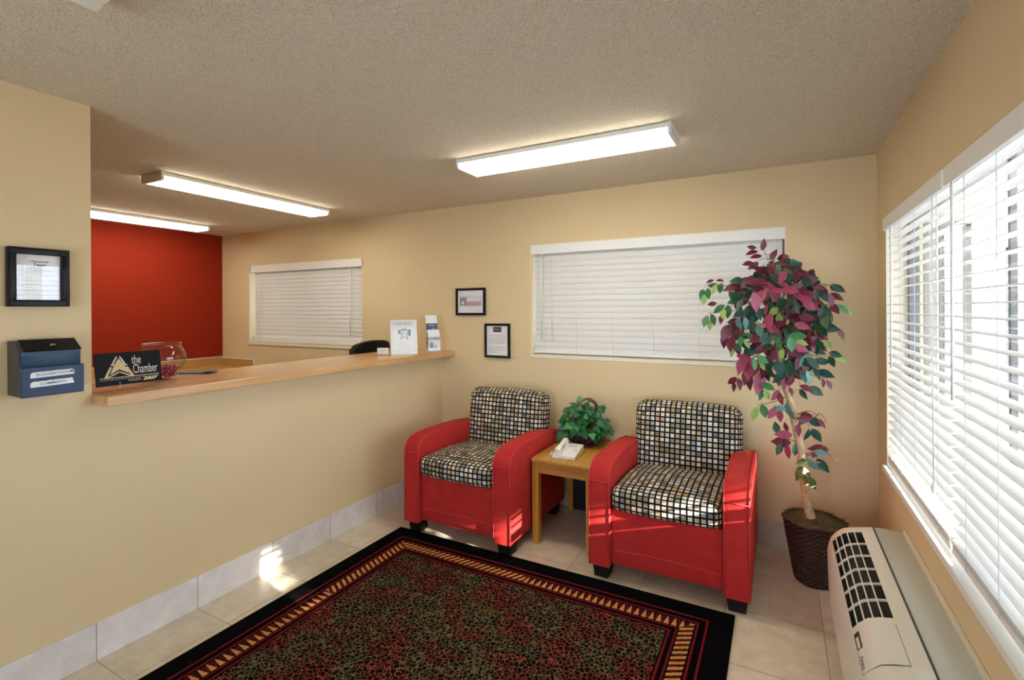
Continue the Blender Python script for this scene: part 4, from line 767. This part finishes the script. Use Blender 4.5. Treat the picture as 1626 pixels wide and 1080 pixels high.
def armchair(label, loc, rz=0):
    o = thing('armchair', label, 'armchair', loc, rz, None)
    A0, A1, D = .292, .420, .865
    prof = [(0, .078), (0, .55)]
    for k in range(1, 8): t = k/8*PI/2; prof.append((.105-.105*math.cos(t), .55+.105*math.sin(t)))
    prof += [(.12, .656), (.22, .662), (.42, .660), (.62, .648), (.80, .625), (D, .60), (D, .078)]
    for s in (-1, 1):
        x0, x1 = sorted((s*A0, s*A1))
        b = MB(); b.prism(prof, x0, x1, 'x', bev=.016, seg=4); arm = b.build('arm', 'velvet', o, smooth=40)
        b = MB()
        for x in (x0+.006, x1-.006):
            path = [(x, y-.0 if i > 8 else y-.001, z+(.0012 if i > 8 else 0)) for i, (y, z) in enumerate(prof[:-1])]
            b.tube(path, .0038, 6)
        b.tube([(x0+.006, -.0012, .560), (x1-.006, -.0012, .557)], .0026, 6)
        b.build('piping', 'piping', arm)
    # front panel with its lower welt
    b = MB(); n = 16; lo = [(-A0+2*A0*k/n, .098+.016*math.sin(PI*k/n)) for k in range(n+1)]
    b.prism(lo+[(A0, .405), (-A0, .405)], .028, .09, 'y', bev=.010, seg=3); fp = b.build('front_panel', 'velvet', o, smooth=40)
    b = MB(); b.tube([(-A0+.01+2*(A0-.01)*k/n, .0265, .172+.012*math.sin(PI*k/n)) for k in range(n+1)], .0036, 6); b.build('welt', 'piping', fp)
    b = MB(); b.box(-A0, A0, .09, D-.02, .10, .385); b.box(-A0, A0, D-.05, D, .12, .62, bev=.01); b.box(-.30, .30, .05, D-.06, .085, .11); b.build('seat_frame', 'velvet', o)
    for x in (-.355, .355):
        for y in (.075, D-.09):
            b = MB(); b.prism([(x-.040, 0), (x+.040, 0), (x+.052, .082), (x-.052, .082)], y-.045, y+.045, 'y', bev=.004); b.build('foot', 'foot', o)
    def crown(w):
        u, v = w.x/.30, w.y/.30
        k = max(0, 1-u*u)*max(0, 1-v*v)
        if w.z > 0: w.z += .022*k-.020*max(0, -u)*0
        if w.y < -.2: w.y -= .022*max(0, 1-u*u)
        w.z -= .020*max(0, v)
        return w
    b = MB(); rbox(b, (0, .300, .468), (.290, .300, .066), .042, crown, uvo=(.3, .3)); b.build('seat_cushion', 'check', o, recalc=True)
    def puff(w):
        u, v = w.x/.333, w.z/.26
        k = max(0, 1-u*u)*max(0, 1-v*v)
        if w.y < 0: w.y -= .018*k
        w.z -= .010*u*u if w.z > .15 else 0
        return w
    b = MB(); rbox(b, (.012, .720, .665), (.333, .090, .252), .070, puff, rot=R(-7), uvo=(1.1, .7)); b.build('back_cushion', 'check', o, recalc=True)
    return o
armchair('red armchair with black checked cushions nearest the reception counter', (-1.868, 2.648, 0))
armchair('red armchair with black checked cushions between the side table and the ficus tree', (-.545, 2.690, 0))

# ------------------------------------------------------------------ side table, phone, ivy basket
o = thing('side_table', 'square-legged oak side table between the two red armchairs', 'side table', (-1.435, 2.895, 0))
TW, TD, TT = .430, .675, .560
b = MB()
def rr(x0, x1, y0, y1, r, n=5):
    p = []
    for (cx, cy, a0) in ((x1-r, y0+r, -90), (x1-r, y1-r, 0), (x0+r, y1-r, 90), (x0+r, y0+r, 180)):
        for k in range(n+1): t = R(a0+90*k/n); p.append((cx+r*math.cos(t), cy+r*math.sin(t)))
    return p
b.prism(rr(0, TW, 0, TD, .022), TT-.026, TT, 'z', bev=.006, seg=2); b.build('table_top', 'oak_table', o, smooth=40)
b = MB(); I = .012
b.box(I, TW-I, I+.006, I+.026, TT-.095, TT-.026); b.box(I, TW-I, TD-I-.026, TD-I-.006, TT-.095, TT-.026)
b.box(I+.006, I+.026, I+.02, TD-I-.02, TT-.095, TT-.026); b.box(TW-I-.026, TW-I-.006, I+.02, TD-I-.02, TT-.095, TT-.026); b.build('apron', wood('oak_apron_wood', (.38, .15, .025), (.62, .29, .07), .3, 0), o)
b = MB(); b.box(.053, TW-.053, TD-.030, TD-.020, .004, TT-.095); part(b.build('darkening_panel', 'black', o), 'black panel added to darken the space under the table')  # panel added to make the space under the table read dark
for x in (.008, TW-.053):
    for y in (.010, TD-.055):
        b = MB(); b.box(x, x+.045, y, y+.045, 0, TT-.026, bev=.003); b.build('leg', 'oak_leg', o)

o = thing('telephone', 'white desk telephone on the side table in front of the ivy basket', 'telephone', (-1.312, 2.968, TT), R(4))
b = MB(); b.prism([(0, .002), (.205, .002), (.205, .050), (.19, .054), (.02, .026), (0, .020)], 0, .158, 'x', bev=.004, seg=2); bd = b.build('body', 'phone', o, smooth=35)
sl = math.atan2(.028, .17)
def onface(x, y): return Matrix.Translation((x, y, .026+(y-.02)*math.tan(sl))) @ Matrix.Rotation(sl, 4, 'X')
for r in range(4):
    for c in range(3):
        b = MB(); b.box(-.006, .006, -.005, .005, 0, .003, bev=.001, mat=onface(.078+c*.019, .045+r*.021)); b.build('key', 'phone', bd)
b = MB(); b.box(-.030, .030, -.008, .008, 0, .0008, mat=onface(.098, .150)); part(b.build('name_card', 'phone_grey', bd), 'grey name card')
b = MB(); b.box(-.006, .006, -.004, .004, 0, .0012, mat=onface(.138, .085)); part(b.build('lamp', 'ink', bd), 'dark indicator')
b = MB(); hp = []
for k in range(11):
    u = k/10; hp.append((.034, .004+.190*u, .040+.027*u+.012*math.sin(PI*u)))
b.tube(hp, [.0205, .023, .020, .016, .0145, .014, .0145, .016, .020, .023, .0205], 12)
for (y, z) in ((.022, .034), (.178, .057)): b.lathe([(0, -.014), (.020, -.012), (.023, .002), (.018, .014), (0, .016)], (.034, y, z), 16)
b.build('handset', 'phone', o, smooth=50)
b = MB(); cp = []
for k in range(90):
    u = k/89; a = u*2*PI*14; cx = -.006-.020*math.sin(PI*u); cy = .004+.105*u-.012*math.sin(PI*u); cp.append((cx+.006*math.cos(a), cy+.0*a, .008+.006*math.sin(a)+(.026*max(0, 1-u*6))))
b.tube(cp, .0018, 5); b.build('coiled_cord', 'phone', o)

def leaf_pts(L, Wd, fold=.18, droop=.25):
    """pointed oval leaf: centre rib and two edges, base at the origin, tip along +x, face up +z"""
    cs = [(0, 0), (.12, .55), (.32, .95), (.52, 1.0), (.72, .70), (.88, .30), (1, 0)]
    rib, lf, rt = [], [], []
    for u, w in cs:
        z = -droop*L*u*u*.6
        rib.append((L*u, 0, z)); lf.append((L*u, Wd*w/2, z+fold*Wd*w/2)); rt.append((L*u, -Wd*w/2, z+fold*Wd*w/2))
    return rib, lf, rt
def add_leaf(mb, base, tipdir, normal, L, Wd, mi, droop=.25, fold=.2):
    x = Vector(tipdir).normalized(); z = Vector(normal); z = (z-x*z.dot(x)); z = z.normalized() if z.length > 1e-4 else x.orthogonal().normalized(); y = z.cross(x)
    rib, lf, rt = leaf_pts(L, Wd, fold, droop); B = Vector(base)
    tr = lambda p: mb.b.verts.new(B+x*p[0]+y*p[1]+z*p[2])
    RV = [tr(p) for p in rib]; LV = [None]+[tr(p) for p in lf[1:-1]]+[None]; TV = [None]+[tr(p) for p in rt[1:-1]]+[None]
    n = len(rib)
    for side, flip in ((LV, False), (TV, True)):
        for i in range(n-1):
            vs = [RV[i], RV[i+1]]+([side[i+1]] if side[i+1] else [])+([side[i]] if side[i] else [])
            f = mb.b.faces.new(vs[::-1] if flip else vs); f.material_index = mi; f.smooth = True

def ivy_leaf(mb, base, tipdir, normal, S, mi):
    x = Vector(tipdir).normalized(); z = Vector(normal); z = (z-x*z.dot(x)); z = z.normalized() if z.length > 1e-4 else x.orthogonal().normalized(); y = z.cross(x); B = Vector(base)
    out = [(0, 0), (-.12, .20), (-.05, .42), (.18, .30), (.32, .55), (.48, .30), (.68, .22), (1, 0), (.68, -.22), (.48, -.30), (.32, -.55), (.18, -.30), (-.05, -.42), (-.12, -.20)]
    c = mb.b.verts.new(B+x*.35*S+z*(-.04*S)); vs = [mb.b.verts.new(B+x*u*S+y*w*S+z*(S*(.10*abs(w)-.18*u*u))) for u, w in out]
    for i in range(len(vs)):
        f = mb.b.faces.new([c, vs[i], vs[(i+1) % len(vs)]]); f.material_index = mi; f.smooth = True

o = thing('ivy_basket', 'dark vine basket of green ivy with an arched handle, on the side table', 'potted ivy', (-1.235, 3.395, TT))
rb = random.Random(21); b = MB()
prof = lambda z: .085+.050*math.sin(min(1, z/.11)*PI*.5)
b.lathe([(0, .004), (.078, .004), (.112, .05), (.120, .10), (.112, .115), (.105, .10), (0, .09)], seg=28, mi=0)
for k in range(26):
    z = .0125+.101*k/26; rr_ = prof(z)-.004; ph = rb.uniform(0, 6); pts = []
    for j in range(37): a = j*2*PI/36; pts.append((rr_*math.cos(a)+.005*math.cos(9*a+ph)*math.cos(a), rr_*math.sin(a)+.005*math.cos(9*a+ph)*math.sin(a), z+.004*math.sin(5*a+ph)))
    b.tube(pts, rb.uniform(.0035, .0055), 5, mi=rb.choice((0, 0, 1, 0, 1)), cap=False)
for k in range(10):
    a0 = rb.uniform(-2.6, -.3); pts = []
    for j in range(8): u = j/7; a = a0+u*rb.uniform(.5, .9); pts.append((.142*math.cos(a), .142*math.sin(a), .02+.09*u+.03*math.sin(u*PI)*rb.random()))
    b.tube(pts, .002, 4, mi=2)
b.build('basket', ['vine_dark', 'vine_plum', 'vine_brown'], o)
b = MB()
for q in range(3):
    pts = []
    for j in range(25):
        t = PI*j/24; a = 6*t+q*2.1; rr_ = .006
        pts.append((.012+(.118-.0*q)*math.cos(t)+rr_*math.cos(a), rr_*math.sin(a), .105+.215*math.sin(t)**.85+rr_*.5*math.cos(a)))
    b.tube(pts, .0075, 6)
hd = b.build('handle', 'vine_brown', o); hd.rotation_euler = (0, 0, R(50))
b = MB(); s = MB(); ri = random.Random(3)
for k in range(150):
    if k < 110:
        th = ri.uniform(0, 2*PI); ph = math.acos(ri.uniform(-.25, 1)); rad = ri.uniform(.085, .158)
        p = Vector((rad*math.sin(ph)*math.cos(th)*1.05, rad*math.sin(ph)*math.sin(th)*.95, .125+rad*1.02*math.cos(ph)))
    else:
        th = ri.choice((ri.uniform(-1.9, -.2), ri.uniform(2.3, 3.9), ri.uniform(-.6, .5))); rad = ri.uniform(.135, .165); p = Vector((rad*math.cos(th), rad*math.sin(th), ri.uniform(.05, .17)))
        if -1.9 < th < -1.0 and p.z < .10: p.z += .06
    if p.y > .155: p.y = .155
    d = Vector((p.x, p.y, (p.z-.12)*.4-.03)); d = d.normalized()+Vector((ri.uniform(-.4, .4), ri.uniform(-.4, .4), ri.uniform(-.5, .3)))
    nrm = Vector((p.x*.6, p.y-.12, p.z-.02+.02))+Vector((ri.uniform(-.06, .06),)*3)
    mi = ri.choice((0, 0, 0, 1, 2, 2)); p.z = max(p.z, .11); p.x = max(p.x, -.135)
    if p.z < .12: d.z = max(d.z, -.35)
    ivy_leaf(b, p, d, nrm, ri.uniform(.044, .072), mi)
    s.tube([(p.x*.3, p.y*.3, .10), (p.x*.75, p.y*.75, p.z*.75+.05), tuple(p)], .0011, 4)
for k in range(48):
    p = Vector((ri.gauss(0, .055), ri.gauss(-.02, .045), .205+ri.gauss(0, .035)))
    ivy_leaf(b, p, (ri.uniform(-1, 1), ri.uniform(-.8, .1), ri.uniform(-.9, .3)), (ri.uniform(-.7, .7), -1, ri.uniform(0, 1)), ri.uniform(.042, .065), ri.choice((0, 0, 2, 0, 1)))
    s.tube([(p.x*.3, p.y*.3, .10), (p.x*.8, p.y*.8, p.z*.6+.04), tuple(p)], .0011, 4)
# stray sprigs: top, upper right, lower left
for (x, y, z, S, mi) in ((-.040, -.02, .335, .045, 1), (-.032, -.02, .315, .05, 1), (.135, -.02, .285, .060, 0), (.128, -.03, .28, .055, 0), (-.135, -.085, .085, .085, 0), (-.115, -.095, .07, .06, 0), (.10, -.10, .075, .045, 2), (.115, -.08, .07, .045, 2), (-.02, -.13, .16, .10, 2), (.03, -.13, .15, .08, 2), (-.135, -.03, .24, .06, 0)):
    ivy_leaf(b, (x, y, z), (ri.uniform(-.6, .6), -.4, -.5), (ri.uniform(-.2, .2), -1, .55), S, mi); s.tube([(x*.4, y*.4, z*.6+.03), (x*.9, y*.9, z+.01), (x, y, z)], .0012, 4)
b.build('ivy_leaves', [LM['I'], LM['J'], LM['V']], o, recalc=False); s.build('stems', 'twig', o)

# ------------------------------------------------------------------ ficus tree in a wicker pot
o = thing('ficus_tree', 'artificial ficus tree with burgundy and green leaves in a dark wicker pot', 'potted tree', (.150, 3.240, 0))
OX, OY = .150, 3.240
def hexa(r, rot, n=6, round_=.28):
    vs = [(r*math.cos(rot+k*2*PI/n), r*math.sin(rot+k*2*PI/n)) for k in range(n)]; p = []
    for k in range(n):
        a, c, e = Vector(vs[k-1]), Vector(vs[k]), Vector(vs[(k+1) % n])
        for q in range(5):
            t = q/4; s0 = c+(a-c)*round_; s1 = c+(e-c)*round_; p.append(tuple((s0*(1-t)+c*t)*(1-t)+(c*(1-t)+s1*t)*t))
    return p
ring0 = hexa(1, R(10)); NR = len(ring0)
PHt = .345
def potr(z): return .108+(.172-.108)*(z/PHt)**.9
b = MB()
rings = []
for z, k in [(0, .96), (.012, 1)]+[(.03+.3*i/20, 1) for i in range(21)]+[(PHt, 1.03), (PHt, .93), (PHt-.03, .90)]:
    rings.append([b.b.verts.new((x*potr(z)*k+.022, y*potr(z)*k, z)) for x, y in ring0])
for A, B in zip(rings, rings[1:]):
    for k in range(NR): b.b.faces.new([A[k], A[(k+1) % NR], B[(k+1) % NR], B[k]]).smooth = True
b.b.faces.new(rings[0][::-1]); b.b.faces.new(rings[-1])
def wicker():
    t = NT('woven_wicker'); co = t.co(); sp = t.n('ShaderNodeSeparateXYZ'); t.l(co, sp.inputs[0])
    an = t.math('ARCTAN2', sp.outputs[1], t.math('SUBTRACT', sp.outputs[0], .022))
    row = t.math('DIVIDE', sp.outputs[2], .0135); ri = t.math('FLOOR', row)
    par = t.math('MULTIPLY', t.math('MODULO', ri, 2.0), PI)
    wv = t.math('MULTIPLY', t.math('ADD', t.math('SINE', t.math('ADD', t.math('MULTIPLY', an, 22.0), par)), 1.0), .5)
    fr = t.math('FRACT', row); hump = t.math('SINE', t.math('MULTIPLY', fr, PI))
    h = t.math('MULTIPLY', wv, hump); n = t.noise(co, 60, 4)
    t.bsdf(t.mix(t.math('MULTIPLY', h, t.math('ADD', n, .25)), (.005, .003, .002), (.17, .045, .020)), .5, .45); t.bump(h, 1.0, .008); return t.m
b.build('pot', wicker(), o, smooth=50)
b = MB(); rm = random.Random(8); R0 = []
for q, (k, dz) in enumerate(((.92, -.006), (.7, .006), (.45, .014), (.2, .018))):
    R0.append([b.b.verts.new((x*.172*k+.022+rm.uniform(-.004, .004), y*.172*k+rm.uniform(-.004, .004), PHt+dz+rm.uniform(-.005, .005))) for x, y in ring0])
for A, B in zip(R0, R0[1:]):
    for k in range(NR): b.b.faces.new([A[k], A[(k+1) % NR], B[(k+1) % NR], B[k]]).smooth = True
b.b.faces.new(R0[-1])
for k in range(420):
    a, r = rm.uniform(0, 2*PI), .158*math.sqrt(rm.random()); x, y = r*math.cos(a)*.97+.022, r*math.sin(a)*.95; z = PHt+.012-.3*r*r; a2 = rm.uniform(0, 2*PI); l = rm.uniform(.012, .03)
    b.tube([(x, y, z-.006), (x+.5*l*math.cos(a2), y+.5*l*math.sin(a2), z+rm.uniform(.004, .012)), (x+l*math.cos(a2+.6), y+l*math.sin(a2+.6), z-.002)], .0009, 3, cap=False)
b.build('moss', 'moss', o)
tr = [Vector((x-OX, y-OY, z)) for x, y, z in TRUNK]
def smooth_path(P, sub=4):
    out = []
    for i in range(len(P)-1):
        p0, p1, p2, p3 = P[max(i-1, 0)], P[i], P[i+1], P[min(i+2, len(P)-1)]
        for k in range(sub):
            t = k/sub; out.append(.5*((2*p1)+(p2-p0)*t+(2*p0-5*p1+4*p2-p3)*t*t+(3*p1-p0-3*p2+p3)*t**3))
    return out+[P[-1]]
tp = smooth_path(tr); nT = len(tp); rt_ = random.Random(2)
b = MB(); b.tube([p+Vector((rt_.uniform(-.002, .002), 0, 0)) for p in tp], [.0235-.012*i/nT+.0015*math.sin(i*1.9) for i in range(nT)], 10)
tp2 = [p+Vector((.012*math.sin(i*.35+1), -.012*math.cos(i*.35), 0)) for i, p in enumerate(tp[nT//2:])]
b.tube(tp2, [.010-.004*i/len(tp2) for i in range(len(tp2))], 7); b.build('trunk', 'bark', o, smooth=60)
def near_trunk(p): return min(tp, key=lambda q: (q-p).length)
b = MB(); nodes = [(q, .004) for q in tp[len(tp)//3:]]
for br in BRANCHES:
    P = [Vector((x-OX, y-OY, z)) for x, y, z in br]; q = near_trunk(P[0]+Vector((0, 0, -.05))); sp = smooth_path([q]+P, 5)
    b.tube(sp, [.0045-.0033*i/len(sp) for i in range(len(sp))], 6); nodes += [(v, 0) for v in sp]
LV = []
for row in LEAVES.split(';'):
    x, y, z, an, ln, c = row.split(); LV.append((Vector((float(x)-OX, float(y)-OY, float(z))), R(float(an)), float(ln), c))
gl, bl = MB(), MB(); gk = 'GDLTKY'; bk = 'BP'; rl = random.Random(17)
for ctr, an, ln, c in LV:
    ln *= 1.12
    d = Vector((math.cos(an), rl.uniform(-.55, .15), math.sin(an))); d.normalize()
    base = ctr-d*ln*.5
    nr = Vector((rl.uniform(-1.0, 1.0), -1, rl.uniform(-.2, 1.0)))
    mb, keys = (bl, bk) if c in bk else (gl, gk)
    add_leaf(mb, base, d, nr, ln, ln*rl.uniform(.46, .58), keys.index(c), droop=rl.uniform(.05, .4), fold=rl.uniform(.1, .35))
    nd = min(nodes, key=lambda t: (t[0]-base).length)[0]
    if (nd-base).length < .22:
        mid = (nd+base)*.5+Vector((0, 0, .012)); b.tube([nd, mid, base, base+d*ln*.12], [.0014, .0012, .001, .0008], 4, cap=False)
b.build('branches', 'twig', o)
part(gl.build('green_leaves', [LM[k] for k in gk], o, recalc=False), 'dark and lime green leaves')
part(bl.build('burgundy_leaves', [LM[k] for k in bk], o, recalc=False), 'burgundy and rose leaves')

# ------------------------------------------------------------------ wall air conditioner under the right window
o = thing('wall_air_conditioner', 'cream wall air conditioner with a top grille under the right window', 'air conditioner', (XR, 2.880, 0), -PI/2)
# local x runs towards the viewer, -y out into the room
AL = 1.14
face = [(-.306, .125), (-.311, .348), (-.304, .385), (-.294, .412), (-.276, .436), (-.249, .461), (-.215, .473), (-.126, .492)]
def zface(d):   # height of the curved top at distance d from the wall
    for (a, za), (c, zc) in zip(face[1:], face[2:]):
        if a <= -d <= c: return za+(zc-za)*(-d-a)/(c-a)
    return .49
cut = [(-.294, .412), (-.276, .436), (-.249, .461), (-.215, .473), (-.178, .4808)]        # top arc where grille and door sit
GX0, GX1, DX0, DX1 = .070, .795, .838, 1.055
b = MB()
def strip(x0, x1, prof):
    for A, B in zip(prof, prof[1:]): b.quad([(x0, A[0], A[1]), (x1, A[0], A[1]), (x1, B[0], B[1]), (x0, B[0], B[1])])
front = face[:3]; lowf = front+[cut[0]]
top = [(-.178, .4808), (-.126, .492)]
for x0, x1, hole in ((.012, GX0, 0), (GX0, GX1, 1), (GX1, DX0, 0), (DX0, DX1, 0), (DX1, AL, 0)):
    strip(x0, x1, lowf); strip(x0, x1, top)
    if not hole: strip(x0, x1, cut)
# rounded far end
bor = face; e0 = [(0.012, y, z) for y, z in bor]
def inset(k, t):
    cy, cz = -.15, .30; return [(x_, cy+(y-cy)*k, cz+(z-cz)*k) for x_, (y, z) in ((t, p) for p in bor)]
prev = e0
for k, t in ((.992, .006), (.975, .002), (.94, 0)):
    cur = inset(k, t)
    for i in range(len(cur)-1): b.quad([prev[i], prev[i+1], cur[i+1], cur[i]])
    prev = cur
b.quad(prev+[(0, -.126, .12), (0, -.30, .12)])
b.quad([(AL, y, z) for y, z in bor]+[(AL, -.126, .125)]); b.quad([(.01, -.306, .125), (AL, -.306, .125), (AL, -.126, .125), (.01, -.126, .125)])
b.build('front_cover', 'ac', o, smooth=35, merge=1e-4)
b = MB(); b.prism([(-.002, .125), (-.122, .125), (-.122, .489), (-.090, .492), (-.020, .487), (-.002, .484)], .002, AL, 'x', bev=.003); b.build('rear_case', 'ac_back', o, smooth=30)
b = MB(); b.prism([(-.002, .480), (-.014, .480), (-.014, .498), (-.002, .498)], 0, AL, 'x'); part(b.build('wall_flange', 'cream_trim', o), 'pale strip along the wall')
b = MB(); off = lambda p, d: (p[0]+d*.5, p[1]-d)
dark = [off(p, .045) for p in cut]
for A, B in zip(dark, dark[1:]): b.quad([(GX0, A[0], A[1]), (GX1, A[0], A[1]), (GX1, B[0], B[1]), (GX0, B[0], B[1])])
for x in (GX0, GX1): b.quad([(x, *p) for p in cut]+[(x, *p) for p in dark[::-1]])
for P, Q in ((cut[0], dark[0]), (cut[-1], dark[-1])): b.quad([(GX0, *P), (GX1, *P), (GX1, *Q), (GX0, *Q)])
part(b.build('duct', 'ac_dark', o, recalc=False), 'dark opening behind the grille')
b = MB()
def arcpt(u):
    n = len(cut)-1; k = min(n-1, int(u*n)); t = u*n-k; return (cut[k][0]+(cut[k+1][0]-cut[k][0])*t, cut[k][1]+(cut[k+1][1]-cut[k][1])*t)
for u in (.2, .4, .6, .8):
    y, z = arcpt(u); b.prism([(y-.0024, z+.001), (y+.0024, z+.001), (y+.005, z-.014), (y+.002, z-.014)], GX0, GX1, 'x')
for k in range(1, 6):
    x = GX0+(GX1-GX0)*k/6; lo = [off(p, .007) for p in cut]; b.prism(cut+lo[::-1], x-.0028, x+.0028, 'x')
b.build('grille', 'ac', o)
b = MB(); pr = [(p[0]-.0015, p[1]+.0022) for p in cut[0:]]; lo = [(p[0], p[1]+.0003) for p in cut]
pr[-1] = (-.180, .4828)
b.prism(pr+lo[::-1], DX0, DX1, 'x'); dr = b.build('control_door', 'ac', o, smooth=35)
def dsurf(t, h): return (-.294+.018*t-.0015-.8*h, .412+.024*t+.0022+.6*h)
b = MB(); b.prism([dsurf(.05, .0004), dsurf(.05, .0012), dsurf(.80, .0012), dsurf(.80, .0004)], DX0+.006, DX0+.095, 'x'); nt = part(b.build('finger_notch', 'ac_dark', dr), 'dark finger notch')
b = MB(); b.prism([dsurf(.25, .0012), dsurf(.25, .003), dsurf(.6, .003), dsurf(.6, .0012)], DX0+.035, DX0+.093, 'x'); b.build('catch', 'ac', dr)
b = MB(); b.box(DX0, DX1, -.1805, -.1790, .481, .4832); b.prism([dsurf(0, .0002), dsurf(0, .0008), dsurf(1, .0008), (-.2505, .4640), (-.2165, .4760), (-.1795, .4840), (-.1795, .4832), (-.25, .4620), dsurf(1, .0002)], DX1-.0018, DX1, 'x'); b.prism([dsurf(.05, .0002), dsurf(.05, .001), dsurf(.0, .001), dsurf(.0, .0002)], DX0+.1, DX1, 'x'); part(b.build('door_gap', 'ac_gap', dr), 'dark gap')
b = MB(); me = text_mesh('Amana', .01)
xs = [v.co.x for v in me.vertices]; L = max(xs)-min(xs)
sx = .062/L; dv = Vector((0, .018, .024)).normalized()
bp = dsurf(.12, .0007); mt = Matrix(((sx, 0, 0, DX1-.085-min(xs)*sx), (0, dv.y*.022, -.8, bp[0]), (0, dv.z*.022, .6, bp[1]), (0, 0, 0, 1)))
b.mesh(me, mt); b.build('lettering', 'ink', dr, recalc=False)
b = MB(); b.prism([(-.13, .13), (-.125, .13), (-.125, .4935), (-.13, .4935)], 0.01, AL, 'x'); b.build('seam', 'ink', o)

# ------------------------------------------------------------------ outdoors beyond the right window
b = MB(); b.box(XR+.15, 40, -30, 60, -.16, -.04); tag(b.build('courtyard_paving', 'concrete'), 'bright concrete courtyard outside the right window', 'paving'); 
bpy.data.objects['courtyard_paving']['kind'] = 'structure'
o = thing('walkway_roof', 'pale walkway roof outside, above the right window', 'roof', (0, 0, 0))
b = MB(); b.box(XR+.15, 2.35, -4, 5.4, 2.62, 2.78); b.build('deck', 'stucco_pale', o)
b = MB(); b.box(2.25, 2.42, -4, 5.4, 2.36, 2.80); b.build('fascia', 'curtain', o)
for y in (-3.9, 5.3): b_ = MB(); b_.box(2.28, 2.40, y, y+.1, -.04, 2.36); b_.build('post', 'stucco_pale', o)
o = thing('yellow_building', 'yellow stucco building with dark framed windows, outside the right window', 'building', (0, 0, 0))
b = MB(); b.box(XR+.15, 1.42, 5.4, 9, -.04, 5.5); b.build('wall', 'stucco', o)
def outwin(x0, x1, z0, z1, y, par, nx, nz):
    f = MB(); w = .05
    f.box(x0, x1, y-.04, y, z0, z0+w); f.box(x0, x1, y-.04, y, z1-w, z1); f.box(x0, x0+w, y-.04, y, z0, z1); f.box(x1-w, x1, y-.04, y, z0, z1); fr = f.build('window', 'dark_metal', par)
    p = MB(); p.box(x0+w, x1-w, y-.02, y-.005, z0+w, z1-w); p.build('pane', 'curtain', fr)
    if nx:
        g = MB()
        for k in range(1, nx): x = x0+(x1-x0)*k/nx; g.box(x-.015, x+.015, y-.03, y-.02, z0+w, z1-w)
        for k in range(1, nz): z = z0+(z1-z0)*k/nz; g.box(x0+w, x1-w, y-.03, y-.02, z-.015, z+.015)
        g.build('muntins', 'white_paint', fr)
outwin(1.13, 1.40, -.02, 2.25, 5.4, o, 0, 0)
o = thing('white_building', 'white building with gridded windows, seen farther out through the right window', 'building', (0, 0, 0))
b = MB(); b.box(1.2, 14, 11, 15, -.04, 6.5); b.build('wall', 'stucco_pale', o)
for x in (3.3, 5.4, 7.5, 9.6): outwin(x, x+1.1, .2, 2.5, 11, o, 3, 4)
for x in (3.3, 5.4, 7.5, 9.6): outwin(x, x+1.1, 3.4, 5.4, 11, o, 3, 4)
# unseen screen added across the courtyard: its openings shape the low sun patches
o = bpy.data.objects.new('sun_screen', None); COL.objects.link(o); o['kind'] = 'structure'
b = MB(); b.box(-7, XR+.13, YB+1.0, YB+1.2, -.04, 3.0); b.box(-7, XR+.13, YB+.16, YB+1.2, 2.6, 2.75); b.build('rear_light_screen', 'stucco').__setitem__('kind', 'structure')  # unseen wall and roof slab added to keep daylight off the back windows
b = MB(); b.box(10.4, 10.55, -.96, 9.5, 3.82, 8); b.box(10.4, 10.55, -6, -.96, 4.05, 8); b.box(10.4, 10.55, -.96, -.05, -.04, 3.82); b.box(10.4, 10.55, -6, -.96, -.04, 3.79); b.build('sun_screen_panels', 'stucco_pale', o)
for y in (-5.9, 4.8, 9.2):
    b = MB(); b.box(10.4, 10.55, y, y+.3, -.04, 4.2); b.build('sun_screen_post', 'stucco_pale', o)

# ------------------------------------------------------------------ light
W = bpy.data.worlds.new('sky'); SC.world = W; W.use_nodes = True
bg = W.node_tree.nodes['Background']; bg.inputs[0].default_value = (.73, .88, 1.10, 1); bg.inputs[1].default_value = 7.6
sd = bpy.data.lights.new('sun', 'SUN'); sd.energy = 28; sd.angle = R(.5); sd.color = (1.0, .95, .86)
so = bpy.data.objects.new('sun', sd); COL.objects.link(so); so.location = (6, -1, 4)
so.rotation_euler = Vector((-1, .22, -.30)).to_track_quat('-Z', 'Y').to_euler()

# ------------------------------------------------------------------ camera
cd = bpy.data.cameras.new('camera'); cam = bpy.data.objects.new('camera', cd); COL.objects.link(cam); SC.camera = cam
f_px, yaw, roll, cy_px = 782.72, .4952, -.0059, 490.24
cd.sensor_fit = 'HORIZONTAL'; cd.sensor_width = 36; cd.lens = f_px/1626*36; cd.shift_y = (cy_px-540)/1626; cd.clip_start = .02
fw = Vector((-math.sin(yaw), math.cos(yaw), 0)); rt = Vector((math.cos(yaw), math.sin(yaw), 0)); up = Vector((0, 0, 1))
r2 = rt*math.cos(roll)+up*math.sin(roll); u2 = up*math.cos(roll)-rt*math.sin(roll)
cam.matrix_world = Matrix(((r2.x, u2.x, -fw.x, 0), (r2.y, u2.y, -fw.y, 0), (r2.z, u2.z, -fw.z, 1.5392), (0, 0, 0, 1)))

vs = SC.view_settings; vs.view_transform = 'Standard'; vs.look = 'None'; vs.exposure = 0.25; vs.gamma = 1.0; vs.use_curve_mapping = False
cy = SC.cycles; cy.use_denoising = True; cy.max_bounces = 10; cy.diffuse_bounces = 6; cy.transparent_max_bounces = 16; cy.sample_clamp_indirect = 8
